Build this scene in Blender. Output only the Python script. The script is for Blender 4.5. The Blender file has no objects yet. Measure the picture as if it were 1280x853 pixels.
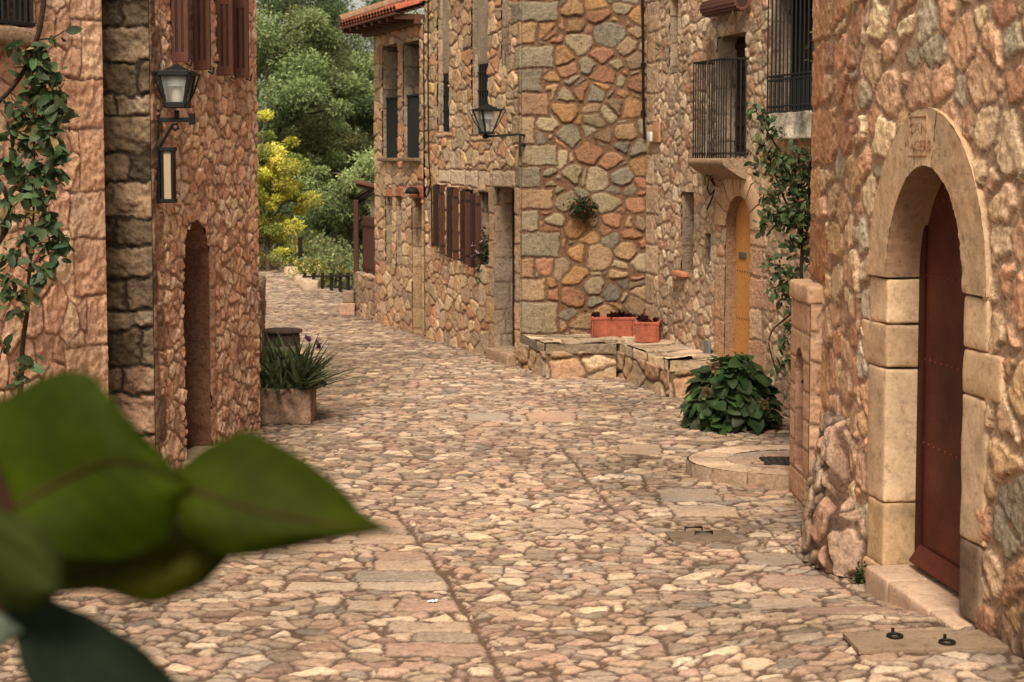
import bpy, math, random
import numpy as np
from mathutils import Vector, Matrix
random.seed(7)
RNG = np.random.default_rng(11)
SC = bpy.context.scene
COL = SC.collection
f32 = np.float32

# ------------------------------------------------------------------ camera model
FPX, CAMH, PITCH, PPY = 2000.0, 2.6, math.radians(4.004), 340.0
_cp, _sp = math.cos(PITCH), math.sin(PITCH)
CAM = np.array([0.0, 0.0, CAMH])
def ray(px, py):
    a, b = (px-640)/FPX, (PPY-py)/FPX
    return np.array([a, _cp + b*_sp, -_sp + b*_cp])
def P(px, py, Y):
    d = ray(px, py); return CAM + d*(Y/d[1])
def G(px, py, z=0.0):
    d = ray(px, py); return CAM + d*((z-CAMH)/d[2])

# ------------------------------------------------------------------ numpy noise
def _h(i, j, s):
    i = i.astype(np.int64).astype(np.uint64); j = j.astype(np.int64).astype(np.uint64)
    x = (i*np.uint64(0x9E3779B1) + j*np.uint64(0x85EBCA77) + np.uint64(s*0x27D4EB2F + 1013)) & np.uint64(0xFFFFFFFF)
    x ^= x >> np.uint64(15); x = (x*np.uint64(0x2C1B3C6D)) & np.uint64(0xFFFFFFFF)
    x ^= x >> np.uint64(12); x = (x*np.uint64(0x297A2D39)) & np.uint64(0xFFFFFFFF)
    x ^= x >> np.uint64(15)
    return (x.astype(np.float64)/4294967295.0).astype(f32)
def vn2(u, v, s=0):
    i = np.floor(u); j = np.floor(v); a = (u-i).astype(f32); b = (v-j).astype(f32)
    a = a*a*(3-2*a); b = b*b*(3-2*b)
    return (_h(i, j, s)*(1-a)+_h(i+1, j, s)*a)*(1-b) + (_h(i, j+1, s)*(1-a)+_h(i+1, j+1, s)*a)*b
def fbm(u, v, s=0, o=3):
    r = 0; a = 1.0; t = 0
    for k in range(o):
        r = r + a*(vn2(u*2**k, v*2**k, s+k*17)-.5); t += a; a *= .5
    return r/t*2
def n3(p, fr, s=0):
    x, y, z = p[:, 0]*fr, p[:, 1]*fr, p[:, 2]*fr
    return (fbm(x+z*.37+5, y+z*.61, s, 2)+fbm(y+9-x*.23, z+3+x*.41, s+5, 2)+fbm(z+x*.53, x-y*.31, s+9, 2))/1.7

# ------------------------------------------------------------------ masonry field
def voro(u, v, cu, cv, seed, jit=.8, drop=.18, sm=.01, pw=.55):
    u = u/cu; v = v/cv
    ci = np.floor(u); cj = np.floor(v)
    px = []; py = []; dd = []; ids = []; ww = []
    for dj in range(-2, 3):
        for di in range(-2, 3):
            I = ci+di; J = cj+dj
            off = .5*(np.mod(J, 2))
            x = I+.5+off-.25+(_h(I, J, seed)-.5)*jit; y = J+.5+(_h(I, J, seed+3)-.5)*jit
            x = x.astype(f32); y = y.astype(f32)
            w_ = ((_h(I, J, seed+19)-.5)*pw).astype(f32)
            d = (x-u)**2+(y-v)**2-w_
            ww.append(w_)
            if drop: d = d+np.where(_h(I, J, seed+7) < drop, 1e3, 0).astype(f32)
            px.append(x); py.append(y); dd.append(d); ids.append((I, J))
    dd = np.stack(dd); k = np.argmin(dd, 0); ar = np.arange(len(u))
    px = np.stack(px); py = np.stack(py); w1 = np.stack(ww)[k, ar]
    x1 = px[k, ar]; y1 = py[k, ar]
    I = np.stack([i[0] for i in ids])[k, ar]; J = np.stack([i[1] for i in ids])[k, ar]
    acc = np.zeros(len(u), f32); dmin = np.full(len(u), 9.0, f32)
    for q in range(25):
        nx = px[q]-x1; ny = py[q]-y1
        L = np.sqrt((nx/cu)**2+(ny/cv)**2)
        m = ((px[q]+x1)/2-u)*nx+((py[q]+y1)/2-v)*ny+(w1-ww[q])/2
        d = np.where((k == q) | (dd[q] > 500), 9.0, m/np.maximum(L, 1e-6)).astype(f32)
        dmin = np.minimum(dmin, d); acc += np.exp(-np.minimum(d, 2)/sm)
    d = np.where(acc > 1e-30, -np.log(np.maximum(acc, 1e-30))*sm, dmin)
    return d.astype(f32), _h(I, J, seed+11), _h(I, J, seed+12), _h(I, J, seed+13), (u-x1)*cu, (v-y1)*cv

def ashlar(u, v, cu, cv, seed):
    vv = v/cv; vv = vv+.22*(vn2(vv*0+3, np.floor(vv+.5)*1.0, seed)-.5)*0
    j = np.floor(vv); h = _h(j, j*0, seed)
    uu = u/cu/(.8+.5*h)+h*7
    # irregular widths through warping
    uw = uu+.28*np.sin(uu*2.1+h*9)
    i = np.floor(uw)
    du = np.minimum(uw-i, i+1-uw)*cu*(.8+.5*h); dv = np.minimum(vv-j, j+1-vv)*cv
    r = .02
    d = np.minimum(du, dv); q = (du < r) & (dv < r)
    d = np.where(q, r-np.sqrt((r-du)**2+(r-dv)**2), d)
    return d.astype(f32), _h(i, j, seed+1), _h(i, j, seed+2), _h(i, j, seed+3), (uw-i-.5)*cu, (vv-j-.5)*cv

def masonry(u, v, st):
    u = u.astype(np.float64)+50; v = v.astype(np.float64)+50
    s = st.get('seed', 1)
    w = st.get('warp', .02); wf = st.get('wf', 7.)
    uu = u+w*fbm(u*wf, v*wf, s+40, 3); vv = v+w*fbm(u*wf+7, v*wf+3, s+50, 3)
    w2 = st.get('chip', .008)
    uu = uu+w2*fbm(u*19, v*19, s+41, 2); vv = vv+w2*fbm(u*19+7, v*19+3, s+51, 2)
    if st.get('mode') == 'ashlar':
        d, r1, r2, r3, lx, ly = ashlar(uu, vv, st['cu'], st['cv'], s)
    else:
        d, r1, r2, r3, lx, ly = voro(uu, vv, st['cu'], st['cv'], s, st.get('jit', .8), st.get('drop', .18), st.get('sm', .012), st.get('pw', .5))
    pal = np.array(st['pal'], f32); k = np.minimum((r1*len(pal)).astype(int), len(pal)-1)
    cv_ = st.get('cvar', .44); col = pal[k]*(1-cv_/2+cv_*r2)[:, None]
    if 'patches' in st:                       # dressed stones set in the rubble
        for n, p in enumerate(st['patches']):
            u0, u1, v0, v1, c = p[:5]
            du = np.minimum(uu-50-u0, u1-(uu-50)); dv = np.minimum(vv-50-v0, v1-(vv-50))
            ins = (du > -.5) & (dv > -.5)
            di = np.minimum(du, dv); out = -di
            isin = di > 0
            if c is None:
                d = np.where(ins, np.minimum(d, np.abs(di)), d)
                continue
            d = np.where(isin, di, np.where(out < .1, np.minimum(d, np.maximum(out, 0)), d))
            cc = np.array(c, f32)*(.92+.16*random.random())
            col = np.where(isin[:, None], cc[None, :], col)
            r3 = np.where(isin, .45, r3); lx = np.where(isin, 0, lx); ly = np.where(isin, 0, ly)
    if 'lines' in st:
        for (x0, y0, x1, y1, hw) in st['lines']:
            ax, ay = x1-x0, y1-y0; L2 = ax*ax+ay*ay
            wob = .03*fbm(u*1.5, v*1.5, 77, 2)
            X = u-50+wob-x0; Y = v-50-y0; t = np.clip((X*ax+Y*ay)/L2, 0, 1)
            dl = np.sqrt((X-t*ax)**2+(Y-t*ay)**2)-hw
            d = np.minimum(d, dl.astype(f32))
    j0 = st.get('joint', .008); jv = st.get('jvar', .8); rd = st.get('round', .03)*(.6+.8*r2)
    d = d+st.get('edge', .004)*fbm(u*34, v*34, s+65, 2)
    j = j0*(1-jv*.5+jv*1.3*r3)
    if st.get('erode'): d = d-st['erode']*np.clip(fbm(u*6.5+2, v*6.5, s+67, 3)-.02, 0, 1)
    t = np.clip((d-j)/rd, 0, 1); pq = st.get('pq', 2.6); prof = 1-(1-t)**pq
    fine = fbm(u*22, v*22, s+60, 3); mid = fbm(u*6, v*6, s+70, 3)
    tl = st.get('tilt', .08)
    h = prof*(st['relief']*(.5+.9*r3)+tl*(lx*(r1-.5)+ly*(r2-.5))*2*.5+st.get('rough', .004)*fine+st.get('lump', .006)*mid-st.get('ridge', .010)*np.abs(fbm(u*11+3, v*11, s+75, 3))-st.get('ridge', .010)*.6*np.abs(mid))
    h = h+(1-prof)*.002*fine
    m = np.clip((d-j+.003)/.007, 0, 1)[:, None]
    gr = 1+st.get('mott', .3)*(.45*mid+.6*fbm(u*2.3, v*2.3, s+90, 3))
    warmn = fbm(u*3.1, v*3.1, s+95, 3)
    col = col*gr[:, None]*(1+st.get('hue', .12)*warmn[:, None]*np.array([[.5, 0, -.8]]))
    mc = np.array(st['mortar'], f32)[None, :]*(1+.25*mid)[:, None]
    occ = .55+.45*np.clip(d/(j+.012), 0, 1)[:, None] if st.get('deep', 0) else 1  # occlusion shade painted into the stone colour towards the joints
    if st.get('joint_shade'): mc = mc*(1-st['joint_shade']*np.exp(-(np.maximum(j-d, 0)/.004)**2))[:, None]  # thin line of occlusion shade painted into the mortar beside each stone
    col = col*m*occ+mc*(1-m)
    return h.astype(f32), np.clip(col, .003, .9)

# ------------------------------------------------------------------ mesh accumulator
ROOTLOC = {}
class Acc:
    def __init__(s): s.v = []; s.f = []; s.c = []; s.n = 0
    def add(s, v, f, c=(.5, .5, .5)):
        v = np.asarray(v, f32).reshape(-1, 3); f = np.asarray(f, np.int64)
        c = np.asarray(c, f32)
        if c.ndim == 1: c = np.repeat(c[None, :], len(v), 0)
        s.v.append(v); s.c.append(c); s.f.append(f+s.n); s.n += len(v); return s
    def grid(s, p, c=(.5, .5, .5), mask=None):
        nu, nv = p.shape[:2]
        i = np.arange(nu-1)[:, None]*nv+np.arange(nv-1)[None, :]
        q = np.stack([i, i+nv, i+nv+1, i+1], -1)
        q = q[mask] if mask is not None else q.reshape(-1, 4)
        c = np.asarray(c, f32)
        return s.add(p.reshape(-1, 3), q, c if c.ndim == 1 else c.reshape(-1, 3))
    def box(s, c, half, ax=None, col=(.5, .5, .5), bev=None, rough=0, res=None, fr=6.0, seed=0, mott=0.0):
        """bevelled box, optionally subdivided and roughened (dressed stone)"""
        c = np.asarray(c, float); half = np.asarray(half, float)
        ax = np.eye(3) if ax is None else np.asarray(ax, float)
        if bev is None: bev = min(half)*.15
        bev = min(bev, min(half)*.9)
        def lines(h):
            inner = h-bev
            n = 1 if not res else max(1, int(2*inner/res))
            L = list(np.linspace(-inner, inner, n+1))
            return np.array([-h]+([-h+bev*.35] if res else [])+L+([h-bev*.35] if res else [])+[h])
        V = []; 
        for a in range(3):
            b, d = (a+1) % 3, (a+2) % 3
            for sg in (-1, 1):
                A, B = np.meshgrid(lines(half[b]), lines(half[d]), indexing='ij')
                p = np.zeros(A.shape+(3,)); p[..., a] = sg*half[a]; p[..., b] = A; p[..., d] = B
                q = p.reshape(-1, 3); inn = np.clip(q, -(half-bev), half-bev); df = q-inn
                q = inn+df/np.maximum(np.linalg.norm(df, axis=1, keepdims=True), 1e-9)*bev
                w = q@ax+c
                cc = np.repeat(np.asarray(col, f32)[None, :3], len(w), 0)
                if rough:
                    nn = (df@ax); nn /= np.maximum(np.linalg.norm(nn, axis=1, keepdims=True), 1e-9)
                    dr = (q/half)@ax; dr /= np.maximum(np.linalg.norm(dr, axis=1, keepdims=True), 1e-9)
                    e = n3(w+seed*3.1, fr, seed)*.75+n3(w+seed, fr*3.5, seed+3)*.35
                    w = w+dr*(e*rough)[:, None]
                if mott: cc = cc*(1+mott*n3(w, 4.0, seed+21)+mott*.5*n3(w, 15., seed+22))[:, None]
                s.grid(w.reshape(A.shape+(3,)), cc.reshape(A.shape+(3,)))
        return s
    def tube(s, pts, r, n=8, col=(.5, .5, .5), cap=True):
        pts = np.asarray(pts, float); m = len(pts)
        r = np.full(m, r, float) if np.isscalar(r) else np.asarray(r, float)
        T = np.gradient(pts, axis=0); T /= np.maximum(np.linalg.norm(T, axis=1, keepdims=True), 1e-9)
        ref = np.array([0, 0, 1.]) if abs(T[0][2]) < .9 else np.array([1., 0, 0])
        A = np.cross(T, ref); A /= np.maximum(np.linalg.norm(A, axis=1, keepdims=True), 1e-9); B = np.cross(T, A)
        th = np.linspace(0, 2*math.pi, n+1)
        p = pts[:, None]+r[:, None, None]*(A[:, None]*np.cos(th)[None, :, None]+B[:, None]*np.sin(th)[None, :, None])
        s.grid(p, col)
        if cap:
            for e in (0, -1):
                s.add(np.vstack([p[e][:-1], np.repeat(pts[e][None], n, 0)]), [[i, (i+1) % n, n+(i+1) % n, n+i] for i in range(n)], col)
        return s
    def bar(s, a, b, w, col=(.02, .02, .02), d=None):
        a = np.asarray(a, float); b = np.asarray(b, float); t = b-a; L = np.linalg.norm(t); t /= L
        ref = np.array([0, 0, 1.]) if abs(t[2]) < .9 else np.array([1., 0, 0])
        x = np.cross(t, ref); x /= np.linalg.norm(x); y = np.cross(t, x)
        return s.box((a+b)/2, [w/2, (d or w)/2, L/2], [x, y, t], col, bev=w*.12)
    def revolve(s, c, prof, n=20, col=(.5, .5, .5)):
        th = np.linspace(0, 2*math.pi, n+1); pr = np.asarray(prof, float)
        p = np.stack([pr[:, 0][:, None]*np.cos(th), pr[:, 0][:, None]*np.sin(th), np.repeat(pr[:, 1][:, None], n+1, 1)], -1)
        return s.grid(p+np.asarray(c), col)
    def leaves(s, base, dr, up, L, W, col, prof=((0, 0), (.45, 1), (1, 0)), fold=.25, curl=.25, wave=0):
        base = np.asarray(base, float); N = len(base)
        dr = dr/np.maximum(np.linalg.norm(dr, axis=1, keepdims=True), 1e-9)
        sd = np.cross(dr, up); sd /= np.maximum(np.linalg.norm(sd, axis=1, keepdims=True), 1e-9); nr = np.cross(sd, dr)
        pr = np.array(prof, float); m = len(pr)
        L = np.broadcast_to(L, N).astype(float); W = np.broadcast_to(W, N).astype(float)
        V = np.zeros((N, m, 3, 3))
        for k, (a, w) in enumerate(pr):
            cz = -curl*a*a
            for q, sg in enumerate((-1, 0, 1)):
                V[:, k, q] = base+dr*(L*a)[:, None]+sd*(W*.5*w*sg)[:, None]+nr*(L*cz+W*w*fold*abs(sg)*.5)[:, None]
        idx = np.arange(N)[:, None]*(m*3)
        fs = []
        for k in range(m-1):
            for q in range(2):
                a = k*3+q; fs.append(np.stack([a, a+1, a+4, a+3])[None, :]+idx)
        F = np.concatenate(fs)
        c = np.repeat(np.asarray(col, f32).reshape(N, 1, 3), m*3, 1).reshape(-1, 3)
        return s.add(V.reshape(-1, 3), F, c)
    def build(s, name, mat, parent=None, smooth=True):
        v = np.concatenate(s.v); c = np.concatenate(s.c)
        f = np.concatenate(s.f)
        off = np.zeros(3)
        if parent is not None: off = ROOTLOC[parent.name]
        else: off = np.array([(v[:, 0].min()+v[:, 0].max())/2, (v[:, 1].min()+v[:, 1].max())/2, v[:, 2].min()])
        me = bpy.data.meshes.new(name)
        me.vertices.add(len(v)); me.vertices.foreach_set('co', (v-off).astype(f32).ravel())
        me.loops.add(f.size); me.loops.foreach_set('vertex_index', f.astype(np.int32).ravel())
        me.polygons.add(len(f)); me.polygons.foreach_set('loop_start', np.arange(0, f.size, 4, dtype=np.int32))
        try: me.polygons.foreach_set('loop_total', np.full(len(f), 4, np.int32))
        except Exception: pass
        me.polygons.foreach_set('use_smooth', np.full(len(f), smooth))
        me.update(calc_edges=True)
        me.validate()
        if len(me.vertices) == len(c):
            a = me.color_attributes.new('Col', 'FLOAT_COLOR', 'POINT')
            a.data.foreach_set('color', np.hstack([np.clip(c, 0, 1), np.ones((len(c), 1))]).astype(f32).ravel())
        me.materials.append(mat)
        o = bpy.data.objects.new(name, me); COL.objects.link(o)
        if parent is not None: o.parent = parent; ROOTLOC[o.name] = off
        else: o.location = off; ROOTLOC[o.name] = off
        return o

def tag(o, label, cat, group=None):
    o['label'] = label; o['category'] = cat
    if group: o['group'] = group
    return o
def thing(name, loc, label, cat, group=None):
    o = bpy.data.objects.new(name, None); COL.objects.link(o); o.location = [float(x) for x in loc]
    o.empty_display_size = .2
    ROOTLOC[o.name] = np.array([float(x) for x in loc]); return tag(o, label, cat, group)
def relabel(o, l):
    o['label'] = l; return o

# ------------------------------------------------------------------ walls
class Wall:
    def __init__(s, x0, y0, x1, y1, toward=(0, 0)):
        s.O = np.array([x0, y0, 0.]); d = np.array([x1-x0, y1-y0, 0.]); s.L = np.linalg.norm(d); s.t = d/s.L
        n = np.array([-s.t[1], s.t[0], 0]); c = np.array([toward[0]-x0, toward[1]-y0, 0.])
        s.n = n if n@c > 0 else -n
        s.z = np.array([0, 0, 1.]); s.ax = [s.t, s.n, s.z]
    def pt(s, u, z, off=0.): return s.O+s.t*u+s.z*z+s.n*off
    def hit(s, px, py, off=0.):
        d = ray(px, py); k = ((s.O+s.n*off-CAM)@s.n)/(d@s.n); q = CAM+d*k-s.O
        return float(q@s.t), float(q[2])
    def hitp(s, px, py, off=0.):
        u, z = s.hit(px, py, off); return s.pt(u, z, off)
    def rect(s, pa, pb, yt, yb, off=0.):
        pm = (pa+pb)/2; ua = s.hit(pa, (yt+yb)/2, off)[0]; ub = s.hit(pb, (yt+yb)/2, off)[0]
        return min(ua, ub), max(ua, ub), s.hit(pm, yb, off)[1], s.hit(pm, yt, off)[1]

def cuts(a, b, d, extra):
    L = np.linspace(a, b, max(2, int(round((b-a)/d))+1))
    ex = [e for e in extra if a < e < b]
    for e in ex:
        k = np.argmin(np.abs(L-e))
        if k in (0, len(L)-1): L = np.sort(np.append(L, e))
        else: L[k] = e
    return np.unique(L)

def surf(acc, fpos, u0, u1, v0, v1, du, dv, st, holes=(), skirt=True, uo=0., vo=0., hs=1.0, tint=None):
    """height-field of stones over a mapped surface; fpos(u,v)->(points, normals)"""
    U = cuts(u0, u1, du, [h[0] for h in holes]+[h[1] for h in holes])
    V = cuts(v0, v1, dv, [h[2] for h in holes]+[h[3] for h in holes])
    A, B = np.meshgrid(U, V, indexing='ij'); a = A.ravel(); b = B.ravel()
    hh = np.zeros(len(a), f32); cc = np.zeros((len(a), 3), f32)
    for k in range(0, len(a), 150000):
        h_, c_ = masonry(a[k:k+150000]+uo, b[k:k+150000]+vo, st); hh[k:k+150000] = h_; cc[k:k+150000] = c_
    base, nrm = fpos(a, b)
    if skirt:
        e = (a <= U[0]+1e-6) | (a >= U[-1]-1e-6) | (b <= V[0]+1e-6) | (b >= V[-1]-1e-6)
        hh = np.where(e, st.get('skirt', .004), hh)
    p = base+nrm*(hh*hs)[:, None]
    if tint is not None: cc = cc*tint(a, b, p)
    mask = np.ones((len(U)-1, len(V)-1), bool)
    uc = (U[1:]+U[:-1])[:, None]/2; vc = (V[1:]+V[:-1])[None, :]/2
    for h in holes:
        ins = (uc > h[0]) & (uc < h[1]) & (vc > h[2]) & (vc < h[3])
        if len(h) > 4:                                   # arch: springing height h[4]
            um = (h[0]+h[1])/2; rx = (h[1]-h[0])/2; rz = h[3]-h[4]
            ins &= (vc < h[4]) | (((uc-um)/rx)**2+((vc-h[4])/rz)**2 < 1)
        mask &= ~ins
    acc.grid(p.reshape(A.shape+(3,)), cc.reshape(A.shape+(3,)), mask)

def plane(O, U, V, N):
    O, U, V, N = map(lambda x: np.asarray(x, float), (O, U, V, N))
    return lambda a, b: (O+a[:, None]*U+b[:, None]*V, np.repeat(N[None, :], len(a), 0))
def wallsurf(acc, W, u0, u1, z0, z1, du, dv, st, holes=(), uo=0, tint=None, off=0):
    surf(acc, plane(W.O+W.n*off, W.t, W.z, W.n), u0, u1, z0, z1, du, dv, st, holes, uo=uo, tint=tint)

def recess(acc, W, h, depth, st, back=None, bcol=(.01, .01, .01), off=0., res=.02, sidecol=None):
    """reveals of an opening, and a back"""
    u0, u1, z0, z1 = h[:4]; zs = h[4] if len(h) > 4 else z1
    n = W.n
    for uu, s in ((u0, 1), (u1, -1)):
        surf(acc, plane(W.pt(uu, 0, off+.004), -n, W.z, W.t*s), 0, depth, z0-.01, zs+.01, res, res, st, skirt=False, uo=uu*3+s, hs=.5)
    if len(h) > 4:
        um = (u0+u1)/2; rx = (u1-u0)/2; rz = z1-zs
        def fp(a, b):
            th = a; x = np.cos(th)*rx; z = np.sin(th)*rz
            p = W.O+W.t*(um+x)[:, None]+W.z*(zs+z)[:, None]-n*(b-off-.004)[:, None]
            nn = -(W.t*np.cos(th)[:, None]+W.z*np.sin(th)[:, None]); return p, nn
        surf(acc, fp, 0, math.pi, 0, depth, .06, res, st, skirt=False, hs=.5)
    else:
        surf(acc, plane(W.pt(0, z1, off+.004), W.t, -n, -W.z), u0, u1, 0, depth, res, res, st, skirt=False, hs=.5)
    surf(acc, plane(W.pt(0, z0, off+.004), W.t, -n, W.z), u0, u1, 0, depth, res, res, st, skirt=False, hs=.5)
    if back is not None:
        surf(acc, plane(W.pt(0, 0, off-depth), W.t, W.z, n), u0-.02, u1+.02, z0-.02, z1+.02, res, res, back, skirt=False)
    else:
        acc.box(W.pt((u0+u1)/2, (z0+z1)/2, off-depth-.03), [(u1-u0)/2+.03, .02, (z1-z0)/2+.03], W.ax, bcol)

# ------------------------------------------------------------------ materials
def nt(name):
    m = bpy.data.materials.new(name); m.use_nodes = True; t = m.node_tree; t.nodes.clear()
    o = t.nodes.new('ShaderNodeOutputMaterial'); b = t.nodes.new('ShaderNodeBsdfPrincipled')
    t.links.new(b.outputs[0], o.inputs[0]); return m, t, b, o
def N(t, ty, **k):
    n = t.nodes.new(ty)
    for a, v in k.items():
        if a in n.inputs: n.inputs[a].default_value = v
        else: setattr(n, a, v)
    return n
def matl(name, rough=.9, nscale=60., nvar=.35, bump=.4, bdist=.01, spec=.3, metal=0., pits=0., trans=0., grain=None, stretch=(1, 1, 1), warm=0.):
    m, t, b, o = nt(name)
    at = N(t, 'ShaderNodeAttribute', attribute_name='Col')
    tc = N(t, 'ShaderNodeTexCoord'); mp = N(t, 'ShaderNodeMapping'); mp.inputs['Scale'].default_value = stretch
    t.links.new(tc.outputs['Object'], mp.inputs['Vector'])
    n1 = N(t, 'ShaderNodeTexNoise', Scale=nscale, Detail=8., Roughness=.65)
    t.links.new(mp.outputs[0], n1.inputs['Vector'])
    r = N(t, 'ShaderNodeMapRange'); r.inputs['From Min'].default_value = .3; r.inputs['From Max'].default_value = .7
    r.inputs['To Min'].default_value = 1-nvar; r.inputs['To Max'].default_value = 1+nvar
    t.links.new(n1.outputs['Fac'], r.inputs['Value'])
    vm = N(t, 'ShaderNodeVectorMath', operation='SCALE'); t.links.new(at.outputs['Color'], vm.inputs[0]); t.links.new(r.outputs[0], vm.inputs['Scale'])
    last = vm.outputs[0]
    hgt = n1.outputs['Fac']
    if pits:
        n2 = N(t, 'ShaderNodeTexNoise', Scale=nscale*.45, Detail=5., Roughness=.7); t.links.new(mp.outputs[0], n2.inputs['Vector'])
        r2 = N(t, 'ShaderNodeMapRange'); r2.inputs['From Min'].default_value = .36; r2.inputs['From Max'].default_value = .46
        r2.inputs['To Min'].default_value = 1-pits; r2.inputs['To Max'].default_value = 1.
        t.links.new(n2.outputs['Fac'], r2.inputs['Value'])
        v2 = N(t, 'ShaderNodeVectorMath', operation='SCALE'); t.links.new(last, v2.inputs[0]); t.links.new(r2.outputs[0], v2.inputs['Scale']); last = v2.outputs[0]
        ad = N(t, 'ShaderNodeMath', operation='ADD'); t.links.new(n1.outputs['Fac'], ad.inputs[0]); t.links.new(r2.outputs[0], ad.inputs[1]); hgt = ad.outputs[0]
    t.links.new(last, b.inputs['Base Color'])
    b.inputs['Roughness'].default_value = rough; b.inputs['Metallic'].default_value = metal
    b.inputs['Specular IOR Level'].default_value = spec
    if bump:
        bp = N(t, 'ShaderNodeBump', Strength=bump, Distance=bdist); t.links.new(hgt, bp.inputs['Height']); t.links.new(bp.outputs[0], b.inputs['Normal'])
    if trans:
        tr = N(t, 'ShaderNodeBsdfTranslucent'); mx = N(t, 'ShaderNodeMixShader'); mx.inputs[0].default_value = trans
        t.links.new(last, tr.inputs[0]); t.links.new(b.outputs[0], mx.inputs[1]); t.links.new(tr.outputs[0], mx.inputs[2]); t.links.new(mx.outputs[0], o.inputs[0])
    return m
M = {}
M['stone'] = matl('rough_stone', .95, 42, .36, .75, .016, .12, pits=.28)
M['pave'] = matl('paving_stone', .85, 40, .30, .5, .009, .25, pits=.22)
M['dressed'] = matl('dressed_stone', .92, 38, .18, .5, .007, .2, pits=.28)
M['iron'] = matl('black_iron', .6, 60, .3, .25, .003, .18)
M['wood'] = matl('weathered_wood', .7, 30, .35, .4, .004, .3, stretch=(4, 4, .35))
M['door'] = matl('painted_door', .6, 40, .25, .25, .003, .2)
M['clay'] = matl('terracotta_clay', .9, 14, .38, .4, .006, .1)
M['leaf'] = matl('leaf', .6, 30, .2, .15, .003, .2, trans=.38)
M['leafbig'] = matl('soft_leaf', .5, 9, .3, .3, .004, .3, trans=.3)
M['leaffront'] = matl('broad_leaf', .7, 14, .3, .2, .003, .15, trans=.45)
M['bark'] = matl('bark', .95, 25, .35, .7, .02, .1)
M['earth'] = matl('earth', 1., 5, .4, .5, .05, .1)
M['plain'] = matl('painted_metal', .5, 20, .08, 0, 0, .4)
def glass():
    m, t, b, o = nt('lantern_glass'); b.inputs['Base Color'].default_value = (.75, .78, .76, 1); b.inputs['Roughness'].default_value = .25
    b.inputs['Base Color'].default_value = (.6, .62, .6, 1)
    tr = t.nodes.new('ShaderNodeBsdfTransparent'); mx = t.nodes.new('ShaderNodeMixShader'); mx.inputs[0].default_value = .72
    t.links.new(b.outputs[0], mx.inputs[1]); t.links.new(tr.outputs[0], mx.inputs[2]); t.links.new(mx.outputs[0], o.inputs[0]); return m
M['glass'] = glass()
# ------------------------------------------------------------------ colours (from sRGB, scaled to albedo)
def S(r, g, b, k=.92):
    q = [((c/255+.055)/1.055)**2.4*k if c > 10 else c/255/12.9*k for c in (r, g, b)]
    m = .3*q[0]+.55*q[1]+.15*q[2]
    return tuple(c*.80+m*.20 for c in q)
PINK = [S(226,170,130,1.1), S(216,154,116,1.1), S(228,184,142,1.1), S(210,164,130,1.1), S(222,172,134,1.1), S(210,148,112,1.1), S(230,192,152,1.1), S(190,170,144,1.1), S(222,174,122,1.1), S(206,154,122,1.1), S(214,174,138,1.1), S(184,162,136,1.1), S(232,192,148,1.1), S(220,162,122,1.1)]
REDD = [S(224,166,132,1.12), S(208,148,116,1.12), S(230,180,144,1.12), S(192,138,114,1.12), S(218,172,142,1.12), S(232,190,156,1.12)]
WARM = [S(214,176,128), S(205,160,112), S(196,150,108), S(210,170,135), S(190,158,122), S(222,184,140), S(180,148,118), S(206,146,104)]
PILLAR = [S(160,142,116,.76), S(180,138,92,.76), S(196,144,84,.76), S(150,136,114,.76), S(184,128,90,.76), S(168,146,110,.76), S(160,128,98,.76), S(186,146,104,.76), S(146,132,112,.76), S(178,122,88,.76), S(176,152,118,.76), S(192,140,84,.76)]
PAVE = [S(198,166,138,.78), S(190,156,130,.78), S(180,152,130,.78), S(208,178,150,.78), S(188,150,126,.78), S(170,148,130,.78), S(196,162,134,.78), S(180,142,122,.78), S(214,182,150,.78)]
BSTONE = [S(206,172,136,1.05), S(196,154,118,1.05), S(212,180,146,1.05), S(184,152,122,1.05), S(200,160,124,1.05), S(176,148,122,1.05), S(190,138,106,1.05), S(216,188,154,1.05)]
DARKS = [S(92,74,56), S(106,84,62), S(78,64,50), S(120,92,70), S(96,78,60)]
MORT_A = S(184,142,112); MORT_P = S(126,90,62); MORT_B = S(186,150,116); MORT_W = S(172,126,92); MORT_PAVE = S(118,88,68,.76); MORT_D = S(70,56,46)
ST_A = dict(pal=PINK, deep=1, mortar=S(198,156,126), cu=.235, cv=.205, hue=.06, seed=3, joint=.015, erode=.05, jvar=1.0, round=.012, relief=.024, joint_shade=.5, rough=.009, lump=.005, drop=.10, jit=.85, sm=.007, warp=.035, mott=.34, tilt=.10, pw=.7, ridge=.014, edge=.010)
ST_A2 = dict(ST_A, cu=.45, cv=.20, seed=5)
ST_P = dict(pal=PILLAR, mortar=MORT_P, cu=.185, cv=.155, erode=.03, joint_shade=.4, seed=21, deep=1, joint=.011, jvar=1.2, round=.016, relief=.024, rough=.006, lump=.006, drop=.10, jit=1.0, sm=.006, pw=1.3, ridge=.007, chip=.006, warp=.02, wf=9, mott=.3, tilt=.06)
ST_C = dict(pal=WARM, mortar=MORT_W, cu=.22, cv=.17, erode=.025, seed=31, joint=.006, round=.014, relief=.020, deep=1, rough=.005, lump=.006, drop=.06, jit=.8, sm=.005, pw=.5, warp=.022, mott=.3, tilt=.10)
ST_B = dict(pal=BSTONE, mortar=MORT_B, cu=.135, cv=.115, joint_shade=.35, cvar=.6, seed=41, joint=.011, round=.010, relief=.016, rough=.005, lump=.006, drop=.1, jit=.9, sm=.005, pw=.6, mx=1, warp=.02, mott=.32, tilt=.10)
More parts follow.
